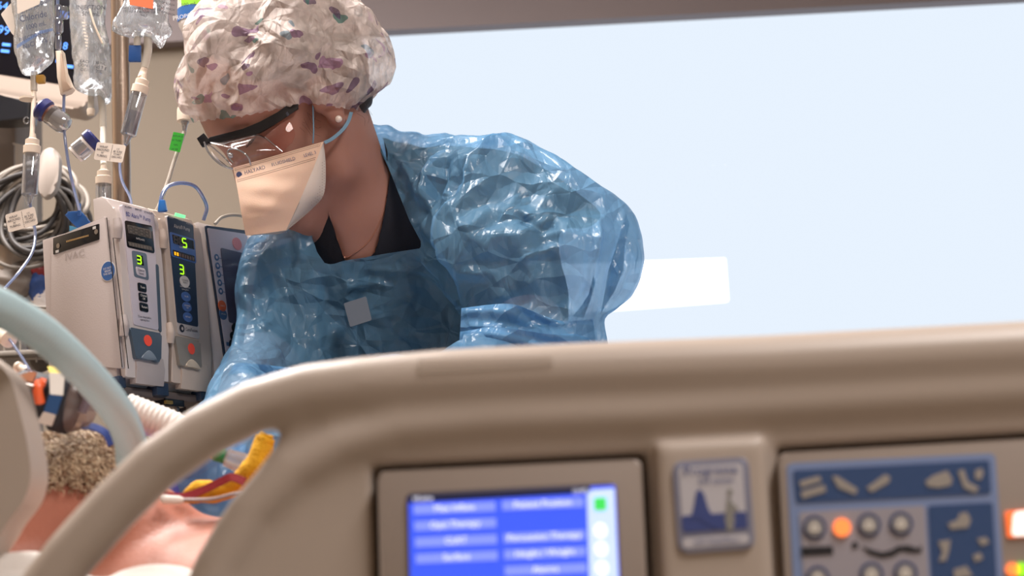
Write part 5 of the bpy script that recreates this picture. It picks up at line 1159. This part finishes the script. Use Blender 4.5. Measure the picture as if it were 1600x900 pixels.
b1 = bag('fluid_bag', [(22, -160), (84, -160), (86, -40), (84, 60), (85, 92), (76, 104), (60, 116), (46, 118), (34, 112), (27, 96), (24, 60), (20, -40)], YB1, .020, 'clear fluid bag with blue print hanging at the far left', 41)
for k, (s_, x, y, a, h) in enumerate((('0.9% Sodium', 56, 8, 22, .010), ('Chloride', 52, 26, 10, .012), ('1000 mL', 56, 40, 12, .009), ('INJECTION USP', 54, 56, 14, .007), ('NaCl 0.9%', 55, 68, 14, .009))): tx(s_, x, y, YB1 - .0215, h, m_pr, b1, a, .8)
slab('blue_stripe', [P(x, y, YB1 - .0205) for x, y in ((26, 70), (62, 48), (82, 44), (82, 48), (62, 53), (26, 76))][::-1], (0, 1, 0), -.0006, mat('stripe_blue', '7d98c8', .5, trans=.4), b1)
slab('paper_label', rquad([P(x, y, YB1 - .022) for x, y in ((25, -30), (66, -30), (62, 6), (27, 22))], .002)[::-1], (0, 1, 0), -.0008, m_lb, b1)
slab('side_tag', rquad([P(x, y, YB1 + .004) for x, y in ((1, 22), (18, 4), (24, 10), (24, 58), (18, 52))], .002)[::-1], (0, 1, 0), -.0012, m_lb, b1)
tube('port', [P(53, 112, YB1), P(53, 142, YB1)], .0042, m_tubew, b1, 10, 3); box('yellow_port_plug', P(64, 124, YB1), (.005, 0, 0), (0, .005, 0), (0, 0, .005), mat('plug_amber', 'c79a48', .5), b1, .0015)
YB2 = 2.24
b2 = bag('fluid_bag', [(108, -160), (166, -160), (168, -20), (164, 40), (172, 80), (175, 120), (174, 155), (166, 164), (156, 150), (140, 150), (116, 138), (118, 118), (112, 80), (110, 40), (108, -20)], YB2, .022, 'clear crumpled fluid bag hanging in the middle beside the pole', 43)
tx('INJECTION', 142, 12, YB2 - .0235, .009, m_tx, b2, -4, .9); tx('500 mL', 142, 22, YB2 - .0235, .009, m_tx, b2, -4, .9)
tx('EACH 100 mL\nCONTAINS 5 g\nDEXTROSE', 144, 104, YB2 - .0235, .006, m_tx, b2, -10)
for i in range(9): slab('scale_mark', [P(x, y, YB2 - .023) for x, y in ((128 + i * .8, 34 + i * 5.2), (140 + i * .8, 36 + i * 5.2), (140 + i * .8, 38 + i * 5.2), (128 + i * .8, 36 + i * 5.2))][::-1], (0, 1, 0), -.0005, m_lb, b2)
tube('seam_strip', [P(140, 14, YB2 - .024), P(148, 40, YB2 - .025), P(160, 68, YB2 - .023)], .0014, m_cap, b2, 8)
tube('port', [P(143, 140, YB2), P(142, 176, YB2)], .0045, m_tubew, b2, 10, 3); tube('port', [P(156, 140, YB2), P(160, 170, YB2), P(161, 200, YB2)], .0048, m_tubew, b2, 10, 4)
lathe('port_cap', P(142, 170, YB2), P(142, 180, YB2), [(0, .005), (.3, .0058), (1, .005)], m_cap, b2, 14)
YB3 = 2.04
b3 = bag('fluid_bag', [(196, -140), (268, -140), (268, -20), (263, 30), (265, 50), (251, 78), (238, 62), (222, 58), (205, 60), (174, 48), (182, 28), (190, 12), (196, -20)], YB3, .016, 'clear fluid bag with an orange label hanging to the right of the pole', 47)
slab('orange_label', rquad([P(x, y, YB3 - .019) for x, y in ((201, -40), (240, -40), (239, 14), (202, 7))], .001)[::-1], (0, 1, 0), -.0008, mat('label_orange', 'f07c50', .6), b3)
for k, s_ in enumerate(('SINGLE DOSE CONTAINER', 'STORE AT ROOM TEMP', 'Rx ONLY')): tx(s_, 220, 14 + k * 5, YB3 - .0185, .0042, m_tx, b3, -6)
for k in range(4): tx('KEEP OUT OF REACH', 252, -4 + k * 7.5, YB3 - .0165, .0036, m_tx, b3, -18)
tube('port', [P(215, 50, YB3), P(214, 72, YB3)], .0042, m_tubew, b3, 10, 3); tube('port', [P(231, 52, YB3), P(231, 80, YB3), P(226, 106, YB3)], [.0050, .0052, .0042], m_tubew, b3, 12, 4)
box('blue_port_clip', P(211, 84, YB3), (.0075, 0, -.0004), (0, .003, 0), (.0004, 0, .0105), m_gr2, b3, .001)
# drip chambers with their lines
def chamber(name, a, b, Y, lab, line, r=.0098, capr=.0105, cap=True, m_line=None, lr=.0018):
    o = empty(name, P(a[0], a[1], Y), lab, 'drip chamber'); A_, B_ = P(*a, Y), P(*b, Y); L_ = (B_ - A_).length; u = (B_ - A_).normalized()
    lathe('cap', A_ - u * .020, A_ + u * .006, [(0, .0035), (.22, .0045), (.3, .0085), (.55, .0085), (.6, capr), (.95, capr), (1, .009)], m_cap, o, 20)
    lathe('barrel', A_ + u * .002, B_, [(0, r * .93), (.02, r), (.97, r), (1, r * .75)], m_liq, o, 24)
    lathe('fluid', A_.lerp(B_, .48), B_ - u * .002, [(0, r * .86), (.97, r * .86), (1, r * .6)], mat('fluid_glass', 'c4c6cc', .05, trans=.82, tint='e4e4ea', coat=.5), o, 20)
    tube('drop_tube', [A_, A_ + u * .012], .0022, m_liq, o, 8, 0); lathe('outlet', B_, B_ + u * .012, [(0, .0055), (.4, .004), (1, .0025)], m_liq, o, 12)
    if line: tube('line', [P(*q) for q in line], lr, m_line or m_tubec, o, 10)
    return o
chamber('drip_chamber', (50, 234), (46, 306), 2.0, 'drip chamber with cream cap and half filled barrel hanging at the far left', [(47, 318, 2.0), (50, 340, 1.995), (55, 365, 1.99), (50, 395, 1.97), (30, 425, 1.95), (8, 450, 1.9)])
tube('spike', [P(53, 142, YB1), P(52, 175, 2.01), P(50, 214, 2.0)], .0030, m_cap, b1, 10)
lathe('spike_flange', P(44, 153, YB1), P(44, 156, YB1), [(0, .011), (1, .011)], m_cap, b1, 18)
tube('snap_ring', [P(41 + 4 * math.cos(t), 188 + 5 * math.sin(t), 2.0) for t in [i * .7 for i in range(9)]], .001, m_liq, b1, 6, 3)
chamber('drip_chamber', (162, 282), (162, 345), 2.14, 'drip chamber with cream cap standing in front of the pole above the white pump', [(162, 352, 2.14), (162, 380, 2.16)], r=.0100)
tube('spike', [P(161, 200, YB2), P(161, 235, 2.19), P(162, 258, 2.15)], .0042, m_tubew, b2, 10)
chamber('drip_chamber', (219, 140), (200, 212), 2.03, 'tilted drip chamber with cream cap under the bag with the orange label', [(196, 225, 2.03), (189, 245, 2.03), (187, 262, 2.04), (191, 284, 2.06), (203, 308, 2.08), (206, 325, 2.09)])
tube('spike', [P(226, 106, YB3), P(223, 116, YB3), P(221, 124, 2.03)], [.004, .005, .006], m_cap, b3, 10)
# wrap labels
def wrap(x, y, Y, a, lab, w=.038, h=.0225):
    c, s_ = math.cos(R(a)), math.sin(R(a)); X = Vector((c, -.15, s_)).normalized(); Yv = Vector((-s_, 0, c)); n = X.cross(Yv)
    C_ = P(x, y, Y); o = slab('line_label', rquad([C_ + X * (i * w / 2) + Yv * (j * h / 2) for i, j in ((-1, -1), (1, -1), (1, 1), (-1, 1))], .003), n, .0006, m_lb); tag(o, lab, 'label')
    text('lettering', 'WRAP\nAROUND\nIV\nTUBING', C_ - X * w * .24, X, Yv, .0040, m_tx, o, .95); text('lettering', 'I.V.\nBE SURE\nSTART\nDISCARD', C_ + X * w * .27, X, Yv, .0036, m_tx, o, .9)
    for k in range(9): slab('perforation', [C_ + X * (w * .05 + dx) + Yv * (h * (-.44 + k * .1)) + n * .0003 + Yv * dy for dx, dy in ((-.0002, 0), (.0002, 0), (.0002, .0012), (-.0002, .0012))], n, .0003, m_tx, o)
wrap(171.5, 238, 2.02, -12, 'white wrap around line label beside the dark blue vial caps at the pole')
wrap(33.5, 343, 1.985, 11, 'white wrap around line label on the line at the far left')
# additive vials with purple caps
def vial(a, b, Y, lab, mist):
    o = empty('additive_vial', P(*a, Y), lab, 'vial'); A_, B_ = P(*a, Y), P(*b, Y); u = (B_ - A_).normalized()
    lathe('dark_cap', A_ - u * .004, A_ + u * .009, [(0, .012), (.2, .0145), (.8, .0145), (1, .012)], mat('cap_indigo', '242a66', .3, coat=.3), o, 20)
    lathe('collar', A_ + u * .009, A_ + u * .013, [(0, .012), (1, .012)], mat('collar_brown', '6e4438', .5), o, 20)
    lathe('barrel', A_ + u * .012, B_, [(0, .0125), (.7, .0128), (.9, .010), (1, .004)], m_liq, o, 24)
    lathe('powder', A_.lerp(B_, .45 if mist else .25), B_ - u * .001, [(0, .0115), (.7, .0115), (.9, .009), (1, .003)] if mist else [(0, .0122), (.5, .0118), (1, .0115)], mat('powder_white', 'd9cfc8', .8), o, 20)
vial((66, 170), (107, 199), 2.0, 'clear vial with indigo cap and white powder, tilted, at the left', True)
vial((146, 217), (116, 243), 2.06, 'clear vial with indigo cap pointing down left beside the wrap label', False)
# lines, roller clamp, blue clamp
lc = empty('roller_clamp', P(97, 110, 2.0), 'beige roller clamp on a line between the two left bags', 'clamp')
slab('clamp_body', [P(x, y, 1.992) for x, y in ((86, 79), (97, 78), (102, 110), (113, 136), (108, 142), (94, 147), (89, 120))], (0, -1, 0), .014, m_cap, lc, .0015)
slab('clamp_fin', [P(x, y, 1.990) for x, y in ((94, 82), (97, 84), (103, 128), (112, 138), (98, 143), (96, 124))], (0, -1, 0), .003, mat('clamp_tan', 'c2a995', .5), lc, .0005)  # fin in a darker tan than the cream body
tube('line', [P(91, -60, 2.0), P(90, 20, 2.0), P(91, 78, 2.0)], .0022, m_tubec, lc, 8); tube('line', [P(100, 144, 2.0), P(100, 200, 2.0), P(106, 250, 2.0), P(114, 290, 2.01), P(124, 328, 2.03)], .0019, m_tubec, lc, 10)
for y0, y1, r_ in ((8, 28, .0045), (30, 52, .0062), (54, 78, .004)): lathe('connector', P(91, y0, 1.998), P(91, y1, 1.998), [(0, r_ * .8), (.15, r_), (.85, r_), (1, r_ * .7)], m_liq, lc, 14)
box('connector_wing', P(101, 20, 1.998), (.004, 0, 0), (0, .003, 0), (0, 0, .008), m_liq, lc, .001)
bc = empty('blue_clamp', P(124, 345, 2.05), 'translucent blue slide clamp above the grey side of the pump', 'clamp')
m_bcl = mat('clamp_blue', '3d6fb4', .25, coat=.5, trans=.2, tint='7fb0f0')
slab('clamp_body', [P(x, y, 2.04) for x, y in ((101, 336), (106, 330), (126, 329), (133, 337), (142, 349), (132, 354), (122, 358), (112, 348))], (0, -1, 0), .012, m_bcl, bc, .0012); box('clamp_pin', P(124, 328, 2.035), (.002, 0, 0), (0, .002, 0), (0, 0, .008), m_bcl, bc, .0006)
slab('clamp_tab', [P(x, y, 2.035) for x, y in ((108, 352), (122, 356), (124, 366), (108, 364))], (0, -1, 0), .006, mat('clamp_cyan', '58a4cc', .3, trans=.3), bc, .0008)
# white medicine bottle at the top and its line with green label
bo_ = empty('medicine_bottle', P(296, 20, 2.2), 'upturned white medicine bottle with green and blue label at the cap of the gowned person', 'bottle')
lathe('bottle_body', P(307, -120, 2.22), P(304, 82, 2.22), [(0, .022), (.05, .024), (.55, .024), (.70, .0238), (.80, .022), (.87, .015), (.92, .010), (1, .0095)], mat('bottle_white', 'e6ddd6', .35, coat=.3), bo_, 30)
def wraplab(x0, x1, y0, y1, Y, rr, m, nm):
    V = []; Fc = []; n = 12; c = P(306, (y0 + y1) / 2, 2.22)
    for k in (0, 1):
        for j, y in enumerate((y0, y1)):
            z = P(306, y, 2.22).z
            for i in range(n + 1): a = -2.9 + 2.6 * i / n; V.append((c.x + rr * math.cos(a) , 2.22 + rr * math.sin(a), z)) if k == 0 else V.append((c.x + (rr - .0006) * math.cos(a), 2.22 + (rr - .0006) * math.sin(a), z))
    W = n + 1
    for i in range(n): Fc += [[i, i + 1, W + i + 1, W + i], [2 * W + W + i, 2 * W + W + i + 1, 2 * W + i + 1, 2 * W + i]]
    return mesh(nm, V, Fc, m, bo_)
wraplab(0, 0, -40, 16, 0, .0247, mat('label_lime', '8ed02a', .5), 'green_label_band'); wraplab(0, 0, 16, 36, 0, .0247, mat('label_royal', '2a64a8', .5), 'blue_label_band')
tx('100 mL', 295, 7, 2.192, .007, m_tx, bo_, 4); tx('PROPOFOL', 293, 25, 2.192, .0088, m_tw, bo_, 8, .9); tx('EMULSION', 294, 32, 2.192, .0046, m_tw, bo_, 8, .9)
sp3 = empty('drip_chamber', P(289, 150, 2.16), 'pale drip spike under the white bottle with a line down to the navy pump', 'drip chamber')
lathe('cap', P(290, 100, 2.17), P(289, 190, 2.16), [(0, .008), (.7, .0085), (.8, .0105), (1, .0105)], m_cap, sp3, 18); lathe('outlet', P(289, 190, 2.16), P(288, 207, 2.16), [(0, .0055), (.4, .0035), (1, .0025)], m_liq, sp3, 12)
tube('line', [P(288, 206, 2.16), P(282, 224, 2.15), (P(272, 252, 2.14)), P(262, 285, 2.13), P(250, 318, 2.12), P(243, 332, 2.12)], .0027, m_tubew, sp3, 10)
gl_ = slab('green_line_label', rquad([P(x, y, 2.135) for x, y in ((271, 206), (288, 209), (281, 238), (264, 234))], .001)[::-1], (0, 1, 0), -.0008, mat('label_green', '3fc83c', .5), None); tag(gl_, 'bright green label flag on the line from the white bottle', 'label')
for k, s_ in enumerate(('REPLACE', 'IV TUBE', 'ON', '24 HR')): tx(s_, 278 - k * 1.7, 213 + k * 6.8, 2.134, .0034, m_tx, gl_, -9)
# loop over the navy pump and line behind the control unit
lp_ = empty('looped_line', P(286, 290, 2.08), 'clear line looping up over the navy faced pump from a blue fitting', 'tube')
tube('line', [P(251, 322, 2.04), P(253, 305, 2.045), P(263, 291, 2.05), P(283, 286, 2.06), P(304, 291, 2.08), P(317, 308, 2.09), P(323, 325, 2.10), P(318, 344, 2.10)], .0024, m_tubec, lp_, 10)
slab('blue_fitting', [P(x, y, 2.035) for x, y in ((248, 312), (257, 312), (260, 328), (254, 330), (246, 330))], (0, -1, 0), .008, mat('fitting_blue', '2f78c8', .3, coat=.3), lp_, .001)
ln = tube('line', [P(336, 350, 2.14), P(346, 340, 2.15), P(360, 336, 2.16), P(376, 337, 2.17), P(392, 342, 2.18)], .0022, m_tubew, None, 10); tag(ln, 'short pale line arching behind the control unit', 'tube')
# thin line to the stopcock at the tube holder
ac = empty('stopcock_line', P(20, 560, 1.7), 'thin line with a white stopcock running down to the tube holder', 'tube')
tube('line', [P(-20, 500, 1.72), P(10, 525, 1.68), P(30, 552, 1.62), P(46, 578, 1.56)], .0014, m_tubec, ac, 8); lathe('luer_cap', P(0, 520, 1.69), P(16, 532, 1.67), [(0, .005), (.4, .005), (.45, .0085), (.9, .0085), (1, .004)], m_cap, ac, 16)
lathe('stopcock', P(27, 572, 1.58), P(42, 582, 1.57), [(0, .0045), (.2, .0052), (.3, .0035), (.6, .0035), (.7, .0055), (1, .005)], m_cap, ac, 14); tube('stopcock_handle', [P(36, 583, 1.565), P(50, 584, 1.565)], .003, mat('cap_indigo', ''), ac, 8, 0) if False else tube('stopcock_handle', [P(36, 583, 1.565), P(50, 584, 1.565)], .003, MATS['cap_indigo'], ac, 8, 0)
# ------------------------------------------------------------------ patient monitor, channel, hook and cables on the back wall side
YM = 2.75
mo = empty('patient_monitor', P(10, 60, YM), 'black patient monitor with blue readings in a pale housing at the upper left', 'monitor')
slab('housing', rquad([P(x, y, YM) for x, y in ((-260, -200), (170, -200), (148, 168), (-260, 128))], .012)[::-1], (0, 1, 0), -.06, mat('monitor_pale', 'b3a498', .45), mo) if False else None
slab('bezel', rquad([P(-300, -220, YM), P(128, -220, YM), P(140, 158, YM), P(122, 172, YM), P(-300, 92, YM)], .01), (0, -1, 0), .07, mat('monitor_pale', 'c2b2a6', .45), mo, .004)
slab('screen', rquad([P(-280, -200, YM), P(118, -200, YM), P(118, 138, YM), P(-280, 66, YM)], .004), (0, -1, 0), .003, mat('monitor_black', '0b0b14', .2), mo, .0008) if False else slab('screen', [P(-280, -200, YM - .001), P(120, -200, YM - .001), P(120, 136, YM - .001), P(-280, 70, YM - .001)], (0, -1, 0), .003, mat('monitor_black', '0b0b14', .25), mo, .0006)
m_rd = mat('reading_blue', '4f8cf0', .4, emit=.6, ec='4f8cf4', var=0)
for s_, x, y, h, a in (('99', 6, 48, .022, -10), ('18', 98, 72, .018, -10), ('64', 4, 10, .020, -10), ('76', 100, 24, .018, -10)): tx(s_, x, y, YM - .0022, h, m_rd, mo, a)
for x, y in ((10, 70), (8, 80), (94, 96), (108, 104)): box('status_tile', P(x, y, YM - .003), (.007, 0, -.0012), (0, .001, 0), (.0004, 0, .0025), m_rd, mo)
slab('lower_ledge', [P(-300, 120, YM - .02), P(0, 148, YM - .02), P(46, 158, YM - .02), P(44, 185, YM - .02), P(0, 188, YM - .02), P(-300, 175, YM - .02)][::1], (0, -1, 0), .05, m_blk, mo, .003)
YW = 2.9
bx_ = slab('grey_box', rquad([P(-120, 236, YW), P(22, 222, YW), P(22, 330, YW), P(-120, 345, YW)], .006), (0, -1, 0), .10, mat('box_grey', '8c827c', .55), None, .004); tag(bx_, 'grey equipment box beside the coiled cables at the far left', 'box')
slab('box_edge', [P(20, 222, YW - .001), P(38, 226, YW + .03), P(38, 330, YW + .03), P(20, 332, YW - .001)], (0, -1, 0), .08, m_cap, bx_, .002)
hk = empty('cable_hook', P(75, 270, 2.6), 'pale rounded hook holding the grey coiled cables', 'hook')
slab('hook_plate', [P(x, y, 2.60) for x, y in dens([(64, 240), (72, 231), (82, 231), (91, 242), (92, 262), (88, 290), (76, 306), (64, 306), (58, 280), (60, 256)], 4)], (0, -1, 0), .018, mat('hook_pale', 'b5aaa2', .5), hk, .004)
tube('hook_arm', [P(74, 286, 2.71), P(72, 292, 2.80), P(60, 286, 2.94)], .012, mat('hook_pale', ''), hk, 10) if False else tube('hook_arm', [P(74, 286, 2.615), P(72, 292, 2.80), P(62, 286, 2.94)], .012, MATS['hook_pale'], hk, 10)
mw = empty('equipment_column', P(20, 320, 3.0), 'tall grey equipment column behind the coiled cables and monitor', 'column')
box('column_body', (P(10, 320, 3.05).x - .10, 3.10, .95), (.13, 0, 0), (0, .09, 0), (0, 0, .95), mat('column_grey', '8b8078', .55), mw, .01); box('column_arm', (P(10, 60, 2.95).x - .02, 2.93, P(0, 40, 2.93).z), (.10, 0, 0), (0, .10, 0), (0, 0, .04), MATS['column_grey'], mw, .01)
cm = [mat('cable_grey', '7a736c', .45), mat('cable_dark', '3c3939', .45), mat('cable_pale', '9a9188', .45), mat('cable_mid', '5c5855', .45)]
cc = (64, 300)
for i in range(34):
    a0 = rng.uniform(-.25, .25); rx_ = rng.uniform(38, 76); ry_ = rng.uniform(60, 118); ox = rng.normal(-12, 14); Yc = 2.70 + rng.uniform(-.035, .075); pts = []
    for k in range(15):
        t = -math.pi / 2 + a0 + k / 15 * 2 * math.pi; sx_ = 1 + .06 * math.sin(3 * t + i)
        px_ = 60 + ox * (1 + math.sin(t)) / 2 + rx_ * math.cos(t) * sx_; py_ = 296 + ry_ * (1 + math.sin(t)) * .62 + rng.normal(0, 1.0)
        if i % 3 == 0: py_ -= 18 * (math.sin(t) < .2)
        pts.append(P(px_, py_ - (10 if i % 2 else 22), Yc + .01 * math.sin(2 * t + i)))
    pts.append(pts[0]); o = tube('coiled_cable', pts, rng.uniform(.0032, .0052), cm[i % 4], None, 8, 4)
    tag(o, ('mid grey', 'near black', 'pale grey', 'dark grey')[i % 4] + ' monitoring cable looped in the bundle hanging from the pale hook', 'cable', ('mid grey', 'near black', 'pale grey', 'dark grey')[i % 4] + ' coiled cables on the hook')
# blurred supplies in the basket below the cables
bk_ = empty('supply_basket', P(40, 470, 2.7), 'open grey basket below the coiled cables at the left', 'basket')
for x0, x1, y0, y1 in ((-120, 90, 556, 562),): pass
by = 2.66; m_bs = mat('basket_grey', '8d867e', .5)
box('basket_floor', P(-10, 566, by + .08), (.13, 0, 0), (0, .09, 0), (0, 0, .004), m_bs, bk_, .002)
for k in range(9): x = -118 + k * 25; tube('wire', [P(x, 566, by), P(x, 480, by)], .002, m_bs, bk_, 6, 0)
for y in (480, 520, 560): tube('rim_wire', [P(-120, y, by), P(88, y, by), P(84, y - 6, by + .17)], .0025, m_bs, bk_, 6, 0)
SUP = [('red_plug', 'small dark red plug among the supplies under the cables', 'b', (66, 425), .016, '8c2a2c', (1.3, 1, .8)), ('blue_pouch', 'blue folded pouch among the supplies under the cables', 'b', (62, 452), .022, '2f4f90', (.8, 1, 1.5)), ('white_cup', 'white conical cup among the supplies under the cables', 'c', (66, 470), .02, 'd0c8c4', (1, 1, 1.2)),
       ('grey_pouch', 'grey crumpled pouch among the supplies at the left edge', 'b', (14, 440), .034, '8a8078', (1.3, 1, 1)), ('pale_pouch', 'pale crumpled pouch low in the grey basket', 'b', (42, 500), .036, 'a89c90', (1.2, 1, .9)), ('dark_pouch', 'dark brown crumpled pouch beside the grey side of the pump', 'b', (66, 540), .030, '4e443e', (.8, 1, 1.4)), ('blue_vial', 'small navy vial low beside the pump side', 'b', (52, 545), .014, '2a3a6c', (.7, 1, 1.8)), ('crimson_plug', 'tiny crimson plug at the left edge under the cables', 'b', (20, 448), .010, '9a3034', (1.2, 1, 1)), ('cream_pouch', 'cream crumpled pouch at the left edge above the hose', 'b', (12, 400), .03, 'b8a898', (1, 1, 1.2))]
for nm, lab, k_, (x, y), r_, c_, sc_ in SUP:
    C_ = P(x, y, 2.72)
    V, Fc = nets(lambda G: elli(G, C_, (r_ * sc_[0], r_ * .8, r_ * sc_[2])), grid(tuple(C_ - Vector((r_ * 2, r_ * 1.5, r_ * 2.2))), tuple(C_ + Vector((r_ * 2, r_ * 1.5, r_ * 2.2))), r_ / 7))
    V = V + vnorm(V, Fc) * (r_ * 6 * creases(V, int(x), .7 / r_, 2.2 / r_, 5) )[:, None]; o = mesh(nm, V, Fc, mat('supply_' + nm, c_, .5)); tag(o, lab, 'supplies')
